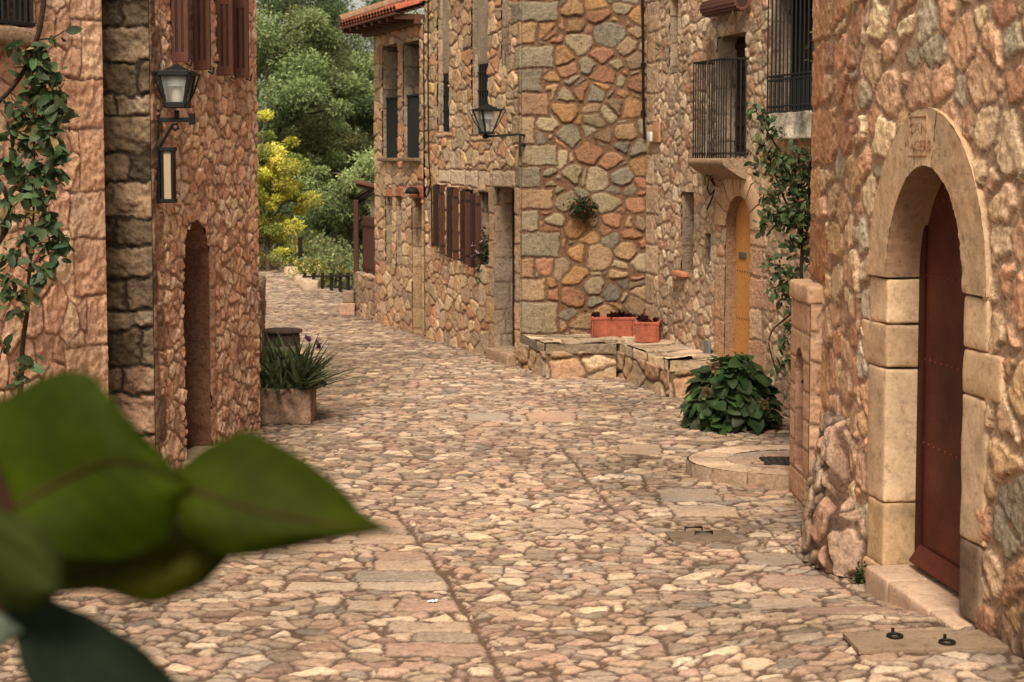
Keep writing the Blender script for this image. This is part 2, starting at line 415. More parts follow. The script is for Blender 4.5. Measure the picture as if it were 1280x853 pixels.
ST_L2 = dict(pal=REDD+PINK[:4], mortar=S(186,138,108), cu=.115, cv=.11, deep=1, seed=51, joint=.007, round=.010, relief=.022, rough=.012, lump=.010, joint_shade=.4, drop=.08, jit=.95, sm=.003, warp=.03, mott=.5, tilt=.30, pw=.7, ridge=.02, chip=.012)
ST_L1 = dict(pal=[S(236,182,142,1.05), S(226,168,130,1.05), S(238,190,152,1.05), S(220,164,130,1.05)], mortar=S(176,122,94), cu=.22, cv=.27, deep=1, seed=61, joint=.006, round=.010, relief=.018, joint_shade=.5, rough=.010, lump=.016, warp=.03, wf=3.5, mott=.3, tilt=.12, drop=.1, jit=.62, sm=.006, pw=.35, ridge=.022, chip=.01)
ST_DK = dict(mode='ashlar', pal=DARKS, mortar=MORT_D, cu=.30, cv=.23, seed=71, joint=.008, round=.03, relief=.024, rough=.012, lump=.02, warp=.035, mott=.7, tilt=.1)
ST_REV = dict(mode='ashlar', pal=[S(168,144,120), S(156,132,108), S(178,148,120)], mortar=S(110,84,64), cu=.4, cv=.3, seed=81, joint=.006, round=.025, relief=.014, rough=.006, lump=.008, mott=.3)
ST_REVP = dict(ST_REV, pal=[S(178,126,98), S(168,118,92)], seed=83)
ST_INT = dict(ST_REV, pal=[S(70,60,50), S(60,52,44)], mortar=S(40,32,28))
DRESS = [S(218,178,134,.95), S(210,168,124,.93), S(222,182,140,.95)]
IRON = (.012, .011, .011); BROWN = S(92,50,34); DBROWN = S(58,34,26)

# ------------------------------------------------------------------ street
def sstep(x): x = np.clip(x, 0, 1); return x*x*(3-2*x)
def gz(x, y):
    x = np.asarray(x, float); y = np.asarray(y, float)
    z = .15*sstep((9.5-y)/1.4)*sstep((x-.4)/1.6)
    z = z+.05*sstep((y-30)/10)
    z = z+.02*vn2(x*.35+40, y*.35, 5)-.01
    return z
def g1(x, y): return float(gz(np.array([x]), np.array([y]))[0])
EDGE = [(-1.2, 29.5), (-3.2, 31.6), (-4.1, 32.8), (-6.3, 42.5), (-8.2, 55)]       # right-hand edge of the far path
def edge_x(y):
    xs = [p[0] for p in EDGE]; ys = [p[1] for p in EDGE]
    return np.interp(y, [20]+ys, [6]+xs)
SEAM = [G(*p) for p in ((495,640),(556,720),(630,853))]
SEAM2 = [G(*p) for p in ((700,560),(770,640),(838,682))]
SEAM3 = [G(*p) for p in ((935,640),(1000,700),(1090,760))]
lines = []
for s_, w_ in ((SEAM, .004), (SEAM2, .002), (SEAM3, .001)):
    for a_, b_ in zip(s_[:-1], s_[1:]): lines.append((a_[0], a_[1], b_[0], b_[1], w_))
# rows of larger flat slabs beside the seam
ST_S = dict(pal=PAVE, cvar=.62, mortar=MORT_PAVE, cu=.125, cv=.088, erode=.022, deep=1, joint_shade=.4, seed=91, joint=.006, round=.014, relief=.0155, rough=.005, lump=.006, drop=.16, jit=1.0, sm=.004, warp=.04, wf=7, mott=.26, tilt=.16, pw=.75, ridge=.005, chip=.016, edge=.012, pq=2.4, jvar=1.3, lines=lines)
slab = []
random.seed(5)
y_ = 8.0
while y_ < 11.4:
    hh_ = random.uniform(.17, .27); xs_ = np.interp(y_, [SEAM[2][1], SEAM[1][1], SEAM[0][1]], [SEAM[2][0], SEAM[1][0], SEAM[0][0]])
    w_ = random.uniform(.38, .6)
    
    if random.random() < .7: slab.append((xs_-w_, xs_-.01, y_, y_+hh_, PAVE[random.randrange(8)]))
    if random.random() < .25: slab.append((xs_-w_-random.uniform(.3, .45), xs_-w_, y_, y_+hh_, PAVE[random.randrange(8)]))
    y_ += hh_
for (px, py, w, d) in ((985,700,.55,.3),(1000,728,.5,.3),(1060,780,.55,.25),(700,655,.4,.3),(610,522,.45,.5),(690,523,.5,.6),(880,640,.5,.4),(800,562,.4,.5),(1150,765,.5,.25),(980,760,.4,.3),(860,620,.5,.45)):
    g_ = G(px, py); slab.append((g_[0]-w/2, g_[0]+w/2, g_[1]-d/2, g_[1]+d/2, PAVE[random.randrange(8)]))
ST_S['patches'] = slab
def street_tint(a, b, p):
    lo = fbm(a*.5+9, b*.5, 7, 3)
    damp = 1-.28*np.clip(fbm(a*.9, b*.9, 8, 3)*2.2-.15, 0, 1)
    # dirt gathering along the walls
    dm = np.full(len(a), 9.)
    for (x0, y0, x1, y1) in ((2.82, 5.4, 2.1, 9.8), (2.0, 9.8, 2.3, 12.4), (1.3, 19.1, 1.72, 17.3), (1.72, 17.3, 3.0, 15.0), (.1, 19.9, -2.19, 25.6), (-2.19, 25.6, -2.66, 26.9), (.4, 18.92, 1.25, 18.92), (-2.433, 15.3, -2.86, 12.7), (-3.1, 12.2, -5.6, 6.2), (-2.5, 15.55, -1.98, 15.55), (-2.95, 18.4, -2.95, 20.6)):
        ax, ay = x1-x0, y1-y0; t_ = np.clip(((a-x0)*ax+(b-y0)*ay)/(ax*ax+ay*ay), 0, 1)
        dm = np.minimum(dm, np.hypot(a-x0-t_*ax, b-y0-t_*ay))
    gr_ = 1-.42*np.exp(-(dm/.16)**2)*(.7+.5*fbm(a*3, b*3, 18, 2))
    mid_ = 1+.10*np.exp(-((a-.15+.06*(b-12))/.8)**2)                 # lighter worn track
    return (gr_*mid_*damp*(1+.20*lo))[:, None]*np.array([[1, .985, .97]])
def street_part(acc, ylo, yhi, dy, dx):
    def fp(a, b):
        p = np.stack([a, b, gz(a, b)], -1); return p, np.repeat(np.array([[0, 0, 1.]]), len(a), 0)
    n = int(round((yhi-ylo)/dy))
    U = np.arange(-7.5, 4.2, dx); V = np.linspace(ylo, yhi, n+1)
    A, B = np.meshgrid(U, V, indexing='ij'); a = A.ravel(); b = B.ravel()
    hh = np.zeros(len(a), f32); cc = np.zeros((len(a), 3), f32)
    for k in range(0, len(a), 150000):
        hh[k:k+150000], cc[k:k+150000] = masonry(a[k:k+150000], b[k:k+150000], ST_S)
    base, nr = fp(a, b); p = base+nr*hh[:, None]
    cc = cc*street_tint(a, b, p)
    uc = (A[1:, 1:]+A[:-1, :-1])/2; vc = (B[1:, 1:]+B[:-1, :-1])/2
    mask = (uc < edge_x(vc)) & (uc > -.38*vc-.6) & (uc < .34*vc+.5)
    acc.grid(p.reshape(A.shape+(3,)), cc.reshape(A.shape+(3,)), mask)
a = Acc()
street_part(a, 6.6, 13.5, .0135, .013)
street_part(a, 13.5, 22, .024, .018)
street_part(a, 22, 56, .07, .04)
o = a.build('street', M['pave']); o['kind'] = 'structure'

# ground under everything, out to the horizon
def hill(x, y):
    d = np.maximum(0, x-edge_x(y)-.3)*(y > 29)+np.maximum(0, y-55)*.5
    z = -.12-2.6*sstep(d/5)
    z = z+7.0*sstep((y-60)/80)
    return z+(.5*fbm(x*.12, y*.12, 3, 3)*(y > 36))
X_, Y_ = np.meshgrid(np.concatenate([np.linspace(-600, -42, 12), np.linspace(-40, 40, 120), np.linspace(42, 600, 12)]), np.concatenate([np.linspace(-60, 27, 20), np.linspace(28, 110, 140), np.linspace(115, 900, 20)]), indexing='ij')
Z_ = hill(X_.ravel(), Y_.ravel()).reshape(X_.shape)
gc = np.array(S(86,92,44,.55))[None, None]*(1+.4*fbm(X_.ravel()*.5, Y_.ravel()*.5, 4, 3).reshape(X_.shape))[..., None]
a = Acc(); a.grid(np.stack([X_, Y_, Z_], -1), gc)
o = a.build('ground', M['earth']); o['kind'] = 'structure'

def shell(acc, pts, h, col=S(120,92,70), thick=None):
    """plain plastered back walls and a cap, closing a building; pts is a convex plan"""
    p = np.array([[x, y, 0.] for x, y in pts])
    for i in range(len(p)-1):
        A, B = p[i], p[i+1]
        g = np.array([[A+[0, 0, -.1], A+[0, 0, h]], [B+[0, 0, -.1], B+[0, 0, h]]]); acc.grid(g, col)
def cap(acc, q, col=S(120,92,70)):
    acc.add(np.array(q, float), [[0, 1, 2, 3]], col)

# ------------------------------------------------------------------ near house on the right (arched red door)
HA_G = 'stone houses along the village street'
W1 = Wall(3.562-.138*5.4, 5.4, 2.18, 10.0)
W2 = Wall(2.18, 10.0, 2.325, 12.4)
HA = thing('stone_house', (3.4, 9.0, 0), 'pinkish rubble house with dressed stone arch around a red door, nearest on the right', 'house', HA_G)
ul = W1.hit(1110, 600)[0]; ur = W1.hit(1206, 600)[0]
U0, U1 = min(ul, ur), max(ul, ur)
ZT = .17
zsp = W1.hit(1110, 346)[1]; zap = W1.hit(1158, 207)[1]; zout = W1.hit(1158, 136)[1]
um = (U0+U1)/2; RX = (U1-U0)/2; JW = .29
hA = (U0, U1, ZT-.3, zap, zsp)
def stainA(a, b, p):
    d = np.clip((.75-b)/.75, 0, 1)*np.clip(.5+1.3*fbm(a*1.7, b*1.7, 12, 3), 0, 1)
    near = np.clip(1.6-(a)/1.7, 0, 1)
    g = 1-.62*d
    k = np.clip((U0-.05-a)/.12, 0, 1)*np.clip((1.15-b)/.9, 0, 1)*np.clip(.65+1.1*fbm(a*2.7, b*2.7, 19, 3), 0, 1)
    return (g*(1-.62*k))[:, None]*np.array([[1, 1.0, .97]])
a = Acc()
holeout = (U0-.215, U1+.215, -.4, zout-.05, zsp)
sA = dict(ST_A)
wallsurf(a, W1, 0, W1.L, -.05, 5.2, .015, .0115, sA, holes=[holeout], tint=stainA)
qn = []
zz = -.05; k = 0
while zz < 5.2:
    h_ = .40+.10*((k*37) % 5)/5; ln = (.95, .55, 1.15, .7)[k % 4]
    c_ = [S(222,156,108), S(212,144,98), S(226,168,118)][k % 3]
    qn.append((W2.L-ln, W2.L+.1, zz, zz+h_, c_)); zz += h_; k += 1
sA2 = dict(ST_A2, patches=qn)
FW = Wall(2.185, 11.65, 2.175, 12.38)
zf = W2.hit(1016, 348)[1]
nh = (.20, .54, .25, zf-.50, zf-.70)
nb = [float((FW.pt(q_, 0)-W2.O)@W2.t) for q_ in nh[:2]]
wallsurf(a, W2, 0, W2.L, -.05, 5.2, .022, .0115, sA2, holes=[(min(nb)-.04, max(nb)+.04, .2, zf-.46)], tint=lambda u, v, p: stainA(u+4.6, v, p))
shell(a, [(2.325, 12.4), (7.5, 12.9), (7.5, 5.4), (2.82, 5.4)], 5.2)
cap(a, [(2.82, 5.4, 5.2), (7.5, 5.4, 5.2), (7.5, 12.9, 5.2), (2.325, 12.4, 5.2)])
a.build('wall', M['stone'], HA)
# rough footing heaped against the corner
a = Acc()
fpts = np.array([[2.24, 9.74], [2.12, 9.80], [1.97, 9.90], [1.92, 10.2], [1.97, 10.7], [2.10, 11.1], [2.26, 11.4]])
seg = np.r_[0, np.cumsum(np.linalg.norm(np.diff(fpts, axis=0), axis=1))]
def footing(a_, b_):
    x = np.interp(a_, seg, fpts[:, 0]); y = np.interp(a_, seg, fpts[:, 1])
    cx, cy = 2.55, 10.4
    top = .36+.50*sstep((a_-.45)/.12)
    zc = np.minimum(b_, top); over = np.maximum(0, b_-top)
    wx, wy = cx-x, cy-y; L = np.hypot(wx, wy); wx /= L; wy /= L
    inn = .16*(zc/.86)**1.2+over*.95
    p = np.stack([x+wx*inn, y+wy*inn, zc+over*.25], -1)
    nn = np.stack([-wx, -wy, np.where(over > 0, 1.5, .15)], -1); nn /= np.linalg.norm(nn, axis=1, keepdims=True)
    return p, nn
surf(a, footing, 0, seg[-1], -.03, 1.35, .013, .013, dict(ST_A, cu=.17, cv=.20, relief=.04, lump=.01, seed=14, joint=.014, round=.025, ridge=.02, warp=.02, deep=1, pal=[S(196,156,126), S(176,140,112), S(208,170,138), S(160,132,110), S(190,140,110)], mortar=S(120,88,68)), skirt=False, tint=lambda u, v, p: (1-.35*np.clip(.4+fbm(u*3, v*3, 4, 3)*1.5, 0, 1)*np.clip(1-v*.6, 0, 1))[:, None])
a.build('footing', M['stone'], HA)
# door surround
a = Acc()
eps_in, eps_out = 0.0, 1.0
def arch_front(th, s):
    a_ = RX+s*JW; b_ = (zap-zsp)+s*((zout-zsp)-(zap-zsp))
    x = np.cos(th)*a_; z = np.sin(th)*b_
    rough = .006*fbm(th*6, s*3, 5, 3)
    p = W1.O+W1.t*(um+x)[:, None]+W1.z*(zsp+z)[:, None]+W1.n*(.035+rough)[:, None]
    return p, np.repeat(W1.n[None], len(th), 0)
ST_DR = dict(pal=DRESS, mortar=S(150,112,80), cu=50, cv=50, seed=2, joint=.002, round=.012, relief=.004, rough=.002, lump=.002, warp=.003, mott=.16, tilt=0, drop=0)
K0, K1 = math.radians(76), math.radians(101)
for (t0, t1, cidx) in ((0.0, K0-.008, 0), (K0, K1, 2), (K1+.008, math.pi, 1)):
    st = dict(ST_DR, pal=[DRESS[cidx]], seed=cidx+5)
    surf(a, arch_front, t0, t1, 0, 1, .03, .08, st, skirt=False)
    def intr(th, d):
        x = np.cos(th)*RX; z = np.sin(th)*(zap-zsp)
        p = W1.O+W1.t*(um+x)[:, None]+W1.z*(zsp+z)[:, None]+W1.n*(.035-d)[:, None]
        nn = -(W1.t*np.cos(th)[:, None]+W1.z*np.sin(th)[:, None]); return p, nn
    surf(a, intr, t0, t1, 0, .30, .03, .02, dict(st, pal=[S(170,126,92)]), skirt=False)
    def extr(th, d):
        x = np.cos(th)*(RX+JW); z = np.sin(th)*(zout-zsp)
        p = W1.O+W1.t*(um+x)[:, None]+W1.z*(zsp+z)[:, None]+W1.n*(.035-d)[:, None]
        nn = (W1.t*np.cos(th)[:, None]+W1.z*np.sin(th)[:, None]); return p, nn
    surf(a, extr, t0, t1, 0, .12, .03, .03, st, skirt=False)
    for tt in (t0, t1):                                 # joint cheeks
        A0 = arch_front(np.array([tt, tt]), np.array([0., 1.]))[0]
        a.grid(np.array([A0, A0-W1.n*.12]), S(140,104,76))
def jamb(uin, sgn, ys, pxo, wide):
    for i in range(len(ys)-1):
        zt = W1.hit(pxo, ys[i])[1]; zb = W1.hit(pxo, ys[i+1])[1]
        w = wide[i]; c = DRESS[i % 3]
        mt_ = .32
        if sgn < 0 and i == 3: c = S(128,102,80); mt_ = .8
        if sgn > 0 and i == 3: c = S(206,166,116); mt_ = .35
        a.box(W1.pt(uin+sgn*w/2, (zt+zb)/2, -.163), [w/2, .188, (zt-zb)/2-.004], W1.ax, c, bev=.018, rough=.012, res=.03, fr=4, seed=i+int(sgn), mott=mt_)
jamb(U1, 1, [346,403,458,625,705], 1101, [.29,.42,.29,.27])
jamb(U0, -1, [368,434,491,672,772], 1209, [.29,.46,.29,.26])
# plain footing stones below the jambs
a.box(W1.pt(U1+.15, .02, -.13), [.15, .18, .14], W1.ax, S(196,152,104), bev=.03, rough=.015, res=.03, seed=8, mott=.3)
a.build('door_surround', M['dressed'], HA)
a = Acc()
zb0 = g1(2.2, 9.2)-.1
for (q0, q1) in ((U1+.02, U1-.35), (U1-.354, U1-.95), (U1-.955, U0-.18)):
    c0 = (q0+q1)/2; a.box(W1.pt(c0, (ZT+zb0)/2, -.12), [abs(q0-q1)/2, .25, (ZT-zb0)/2], W1.ax, S(206,166,136), bev=.018, rough=.007, res=.035, seed=int(c0*9), mott=.2)
a.build('threshold', M['dressed'], HA)
# door
DA = None
a = Acc()
dz = -.215
a.box(W1.pt(um, (ZT+3.0)/2, dz), [RX+.02, .02, (3.0-ZT)/2], W1.ax, S(92,37,26), bev=.004, res=.06, rough=.001, mott=.5)
for hz_ in (.75, 1.25, 1.75, 2.2):                       # rows of small rivets
    for q in range(13):
        a.box(W1.pt(U0+.06+q*(2*RX-.12)/12, ZT+hz_, dz+.022), [.006, .006, .006], W1.ax, S(140,62,42), bev=.002)
DO = a.build('door', M['door'], HA, smooth=False)
a = Acc(); a.box(W1.pt(U1-.03, (ZT+2.25)/2, dz+.03), [.035, .012, (2.25-ZT)/2], W1.ax, S(70,24,17), bev=.006)
a.build('door_frame', M['door'], DO, smooth=False)
a = Acc()
axk = [W1.t, (W1.n*.8+W1.z*.6), (W1.z*.8-W1.n*.6)]
a.box(W1.pt(um-.02, ZT+.085, dz+.065), [RX-.05, .012, .06], axk, S(96,38,27), bev=.008)
a.build('kick_board', M['door'], DO, smooth=False)
a = Acc(); hz_ = W1.hit(1200, 494, -.2)[1]
a.box(W1.pt(U0+.14, hz_, dz+.03), [.03, .01, .05], W1.ax, S(150,150,150), bev=.003)
a.tube([W1.pt(U0+.14, hz_+.02, dz+.03), W1.pt(U0+.14, hz_+.02, dz+.08), W1.pt(U0+.24, hz_+.01, dz+.085)], .009, 8, S(165,165,165))
a.build('handle', M['plain'], DO)
def text(body, parent, W, u, z, off, size, col, name='inscription', sx=1.):
    cu = bpy.data.curves.new(name, 'FONT'); cu.body = body; cu.size = size; cu.extrude = .001; cu.align_x = 'CENTER'; cu.align_y = 'CENTER'
    tmp = bpy.data.objects.new('lettering', cu); me = bpy.data.meshes.new_from_object(tmp)
    bpy.data.objects.remove(tmp); o = bpy.data.objects.new(name, me); COL.objects.link(o); o.parent = parent
    m, t, b, _ = nt('carved_letters'); b.inputs['Base Color'].default_value = (*col, 1); b.inputs['Roughness'].default_value = .95; me.materials.clear(); me.materials.append(m)
    x = -W.t if (np.cross(-W.t, W.z)@W.n) > 0 else W.t
    p = W.pt(u, z, off)-ROOTLOC[parent.name]
    o.matrix_local = Matrix(((x[0]*sx, 0, W.n[0], p[0]), (x[1]*sx, 0, W.n[1], p[1]), (x[2]*sx, 1, W.n[2], p[2]), (0, 0, 0, 1)))
    return o
uk, zk1 = W1.hit(1155, 161); zk2 = W1.hit(1155, 183)[1]
text('CAN', HA, W1, uk, zk1, .0375, .085, S(176,122,84), sx=1.5)
text('MACERS', HA, W1, uk, zk2, .0375, .085, S(176,122,84), sx=1.2)
a = Acc()
zt_, zb_ = W1.hit(1155, 146)[1], W1.hit(1155, 195)[1]
for z_ in (zt_, zb_): a.box(W1.pt(uk, z_, .034), [.125, .006, .004], W1.ax, S(180,128,90), bev=.001)
for s_ in (-1, 1): a.box(W1.pt(uk+s_*.125, (zt_+zb_)/2, .034), [.0025, .006, (zt_-zb_)/2], W1.ax, S(184,138,100), bev=.001)
a.build('inscription_frame', M['dressed'], HA)

# ------------------------------------------------------------------ small arched fountain at the corner
FT = thing('stone_fountain', (2.2, 11.95, .1), 'small ashlar stone fountain with a narrow arched niche at the near house corner', 'fountain')
a = Acc()
rows = np.linspace(.02, zf-.16, 8)
pt = []
for i in range(7):
    pt += [(0, FW.L, rows[i], rows[i+1], [S(212,160,120), S(204,152,112), S(218,168,128)][i % 3])]
stf = dict(ST_DR, patches=pt, joint=.005, round=.02, relief=.012)
wallsurf(a, FW, 0, FW.L, .0, zf-.14, .02, .0125, stf, holes=[nh])
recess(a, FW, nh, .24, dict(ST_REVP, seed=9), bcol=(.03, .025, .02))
EF = Wall(2.185, 11.65, 2.34, 11.62)
wallsurf(a, EF, 0, EF.L, .0, zf-.14, .011, .0125, dict(ST_A, seed=7, cu=.2, patches=[(-.1, (.085, .12)[i_ % 2], p[2], p[3], p[4]) for i_, p in enumerate(pt)]))
a.box(FW.pt(FW.L/2, zf-.08, -.06), [FW.L/2+.01, .085, .07], FW.ax, S(216,166,124), bev=.03, rough=.02, res=.03, seed=3, mott=.2)
a.build('pillar', M['dressed'], FT)
a = Acc(); c_ = FW.pt(.37, .95, -.06)
a.tube([c_-FW.n*.1, c_, c_+FW.n*.05-FW.z*.03], .012, 8, IRON); a.box(c_-FW.n*.02+FW.z*.04, [.02, .02, .03], None, IRON)
a.build('spout', M['iron'], FT)

# rounded step of stones in front of the fountain
AP = (2.42, 13.15); AR = .95
a = Acc()
ST_AP = dict(ST_S, cu=.34, cv=.34, seed=17, patches=[], lines=[], relief=.008)
del ST_AP['patches'], ST_AP['lines']
ring = 9
def aptop(th, r):
    x = AP[0]+np.cos(th)*r; y = AP[1]+np.sin(th)*r*.72
    return np.stack([x, y, np.full(len(x), .115)], -1), np.repeat(np.array([[0, 0, 1.]]), len(x), 0)
pt = []
for i in range(ring):
    t0 = math.pi*.45+i*(math.pi*1.1/ring); pt.append((t0*.9, (t0+math.pi*1.1/ring)*.9, .62, .935, [S(202,166,134), S(190,154,124), S(210,176,146)][i % 3]))
stq = dict(ST_DR, joint=.004, round=.02, relief=.01, rough=.004, lump=.006, patches=pt, pal=[S(186,156,130)], mortar=MORT_PAVE, mott=.3)
surf(a, lambda t_, r_: aptop(t_/.9, r_*AR/.93), math.pi*.45*.9, math.pi*1.55*.9, .61, .93, .012, .012, stq, skirt=False)
surf(a, lambda t_, r_: (aptop(t_/.45, r_*AR/.93)[0]*[1, 1, 1]+[0, 0, -.002], aptop(t_, r_)[1]), math.pi*.45*.45, math.pi*1.55*.45, .02, .62, .015, .015, ST_AP, skirt=False)
def apside(t_, z_):
    th = t_/.9
    r = AR+.012
    x = AP[0]+np.cos(th)*r; y = AP[1]+np.sin(th)*r*.72
    return np.stack([x, y, z_], -1), np.stack([np.cos(th), np.sin(th), 0*th], -1)
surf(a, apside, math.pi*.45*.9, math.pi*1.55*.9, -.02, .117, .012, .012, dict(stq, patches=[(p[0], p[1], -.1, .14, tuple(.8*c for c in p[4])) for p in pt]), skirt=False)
o = a.build('rounded_step', M['pave']); tag(o, 'low half-round stone step before the small arched fountain', 'step')
a = Acc(); c_ = P(975, 577, 12.1); 
cg = G(978, 577, .12); a.box([cg[0], cg[1], .12], [.17, .15, .012], None, S(48,42,38), bev=.006)
for i in range(6): a.box([cg[0]-.135+i*.054, cg[1], .133], [.012, .13, .006], None, S(66,60,54), bev=.003)
o = a.build('drain_grate', M['iron'], smooth=False); tag(o, 'dark iron drain grate on the half-round step by the fountain', 'drain')
a = Acc(); g_ = G(988, 606)
a.revolve([g_[0], g_[1], g1(g_[0], g_[1])+.012], [(0, .012), (.12, .012), (.125, .006), (.15, .006), (.16, .012), (.175, .01), (.18, -.01)], 32, S(150,134,116))
o = a.build('round_cover', M['dressed']); tag(o, 'round grey cover in the paving below the half-round step', 'manhole cover')

# ------------------------------------------------------------------ service slabs with handles
def slab_cover(name, c, hx, hy, label, rot, handles, col):
    R = np.array([[math.cos(rot), math.sin(rot), 0], [-math.sin(rot), math.cos(rot), 0], [0, 0, 1.]])
    z = g1(c[0], c[1])
    t = thing(name, (c[0], c[1], z), label, 'manhole cover')
    a = Acc(); a.box([c[0], c[1], z+.012], [hx, hy, .014], R, col, bev=.004, rough=.002, res=.03, mott=.2)
    a.build('slab', M['dressed'], t)
    for (x, y, kind) in handles:
        p = np.array([c[0], c[1], z+.03])+R[0]*x+R[1]*y
        a = Acc()
        if kind == 'bar':
            a.tube([p-R[0]*.06-[0, 0, .02], p-R[0]*.06+[0, 0, .012], p+R[0]*.06+[0, 0, .012], p+R[0]*.06-[0, 0, .02]], .009, 8, IRON)
        else:
            th = np.linspace(0, 2*math.pi, 17); a.tube([p+np.array([math.cos(q)*.036, math.sin(q)*.036, .004]) for q in th], .008, 8, IRON, cap=False)
            a.tube([p+np.array([0, .04, -.02]), p+np.array([0, .045, .03])], .009, 8, IRON)
        a.build('handle', M['iron'], t)
c_ = G(877, 673); slab_cover('slab_cover', c_, .23, .14, 'small brown rectangular slab cover with two bar handles, in mid street', .12, [(-.02, .16, 'bar'), (.02, .02, 'bar')], S(128,104,82))
c_ = G(1160, 818, .1); slab_cover('slab_cover', c_, .40, .15, 'wide plain slab cover with two iron ring pulls in front of the red door', .06, [(-.16, .04, 'ring'), (.07, -.08, 'ring')], S(150,122,96))
a = Acc(); g_ = G(541, 755); r_ = np.random.default_rng(3)
gx, gy = np.meshgrid(np.linspace(-.028, .028, 7), np.linspace(-.02, .02, 5), indexing='ij')
a.grid(np.stack([g_[0]+gx+gy*.4, g_[1]+gy+.2*gx, g1(g_[0], g_[1])+.02+.012*r_.random(gx.shape)], -1), (.8, .8, .8))
o = a.build('paper_scrap', M['plain'], smooth=False); tag(o, 'small white scrap of paper lying on the cobbles', 'litter')

# ------------------------------------------------------------------ house B: balcony, yellow door
WB = Wall(1.67, 19.9, 1.67+.286*7.5, 12.4)
HB = thing('stone_house', (3.6, 17.5, 0), 'pale rubble stone house with a balcony and a narrow yellow door', 'house', HA_G)
hD = WB.rect(907, 938, 245, 492); hD = (hD[0], hD[1], 0, hD[3], hD[3]-.34)
hBd = WB.rect(897, 933, 4, 196); hBd = (hBd[0], hBd[1], hBd[2], 3.95)
hN = WB.rect(853, 868, 240, 340); hS = WB.rect(882, 889, 292, 330); hG = WB.rect(838, 848, -5, 92)
hH = WB.rect(852, 862, 238, 262)
hW = WB.rect(966, 1040, -30, 140)
a = Acc()
ptb = []
# dressed jambs round the yellow door
for (y0, y1) in ((330, 400), (400, 455), (455, 500)):
    z1_ = WB.hit(900, y0)[1]; z0_ = WB.hit(900, y1)[1]
    ptb.append((hD[0]-.30, hD[0]+.05, z0_, z1_, [S(214,166,122), S(206,150,110), S(216,172,130)][len(ptb) % 3]))
for i in range(6):
    z0_ = .05+i*.33; ptb.append((hD[1]-.02, hD[1]+(.42 if i % 2 else .30), z0_, z0_+.33, [S(206,150,116), S(196,150,116), S(216,172,136)][i % 3]))
# quoin-like stones down the inner corner and a band
for i in range(12):
    z0_ = .45+i*.37; ptb.append((-.1, .28 if i % 2 else .42, z0_, z0_+.37, [S(200,160,124), S(190,152,120), S(208,172,138)][i % 3]))
sB = dict(ST_B, patches=ptb)
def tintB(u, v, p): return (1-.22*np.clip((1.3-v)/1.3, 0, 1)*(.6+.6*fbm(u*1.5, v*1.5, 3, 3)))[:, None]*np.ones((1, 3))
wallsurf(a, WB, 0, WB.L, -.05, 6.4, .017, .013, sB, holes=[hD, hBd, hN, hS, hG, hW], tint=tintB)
recess(a, WB, hBd, .28, ST_REV); recess(a, WB, hN, .16, ST_REV, back=ST_REV); recess(a, WB, hS, .12, ST_REV, bcol=(.03, .03, .03)); recess(a, WB, hG, .10, ST_REV, back=dict(ST_B, seed=49)); recess(a, WB, hW, .2, ST_REV)
recess(a, WB, hD, .15, dict(ST_DR, pal=[S(176,130,94)], joint=.004))
shell(a, [(1.67, 19.9), (8, 21), (8, 12.4), (3.815, 12.4)], 6.4); cap(a, [(1.67, 19.9, 6.4), (8, 21, 6.4), (8, 12.4, 6.4), (3.815, 12.4, 6.4)])
a.build('wall', M['stone'], HB)
# arch ring of dressed stone + brick lining over the yellow door
a = Acc(); umb = (hD[0]+hD[1])/2; rb = (hD[1]-hD[0])/2; rzb = hD[3]-hD[4]
n_ = 7
for i in range(n_):
    t0 = math.pi*i/n_; t1 = math.pi*(i+1)/n_-.03
    tm = (t0+t1)/2
    th = np.linspace(t0, t1, 5); rr = np.array([0, .04, .26, .30]); 
    T_, R_ = np.meshgrid(th, rr, indexing='ij')
    off = np.where((R_ > .01) & (R_ < .29), .03, .0)
    p = WB.O+WB.t*(umb+np.cos(T_)*(rb+R_))[..., None]+WB.z*(hD[4]+np.sin(T_)*(rzb+R_))[..., None]+WB.n*off[..., None]
    a.grid(p, [S(216,170,126), S(206,156,114)][i % 2])
a.build('door_arch', M['dressed'], HB)
a = Acc(); a.box(WB.pt(umb, hD[3]/2, -.135), [rb+.02, .02, hD[3]/2+.0], WB.ax, S(214,140,36), bev=.004)
dz_ = [WB.hit(930, y)[1] for y in (342, 402)]
for z_ in dz_:
    for q in range(9): a.box(WB.pt(hD[0]+.06+q*.065, z_, -.113), [.007, .006, .007], WB.ax, S(90,60,30), bev=.002)
DB = a.build('door', M['door'], HB, smooth=False); DB['label'] = 'yellow plank door'
a = Acc(); a.box(WB.pt(hD[0]+.20, WB.hit(932, 322)[1], -.11), [.09, .008, .035], WB.ax, S(90,90,92), bev=.003)
a.build('letter_plate', M['plain'], DB)
# balcony
BO = WB.n*.26
bu0, bu1 = WB.hit(894, 150)[0], WB.hit(936, 150)[0]
zb = WB.hit(900, 198)[1]; zr = WB.hit(900, 79)[1]
a = Acc()
th = np.linspace(0, 1, 9)
prof = [(0, 0), (.28, 0), (.31, -.03), (.30, -.07), (.22, -.13), (.10, -.20), (0, -.24)]
us = np.linspace(bu0-.05, bu1+.03, 20)
p = np.array([[WB.pt(u_, zb+z_, o_) for (o_, z_) in prof] for u_ in us]); a.grid(p, S(164,130,98))
for u_ in (us[0], us[-1]): 
    pr = np.array([WB.pt(u_, zb+z_, o_) for (o_, z_) in prof]); ce = WB.pt(u_, zb-.06, .0)
    a.grid(np.array([pr, np.repeat(ce[None], len(pr), 0)]), S(170,138,108))
BA = a.build('balcony', M['stone'], HB)
a = Acc()
for i in range(15):
    u_ = bu0+i*(bu1-bu0)/14; a.bar(WB.pt(u_, zb, .26), WB.pt(u_, zr, .26), .014)
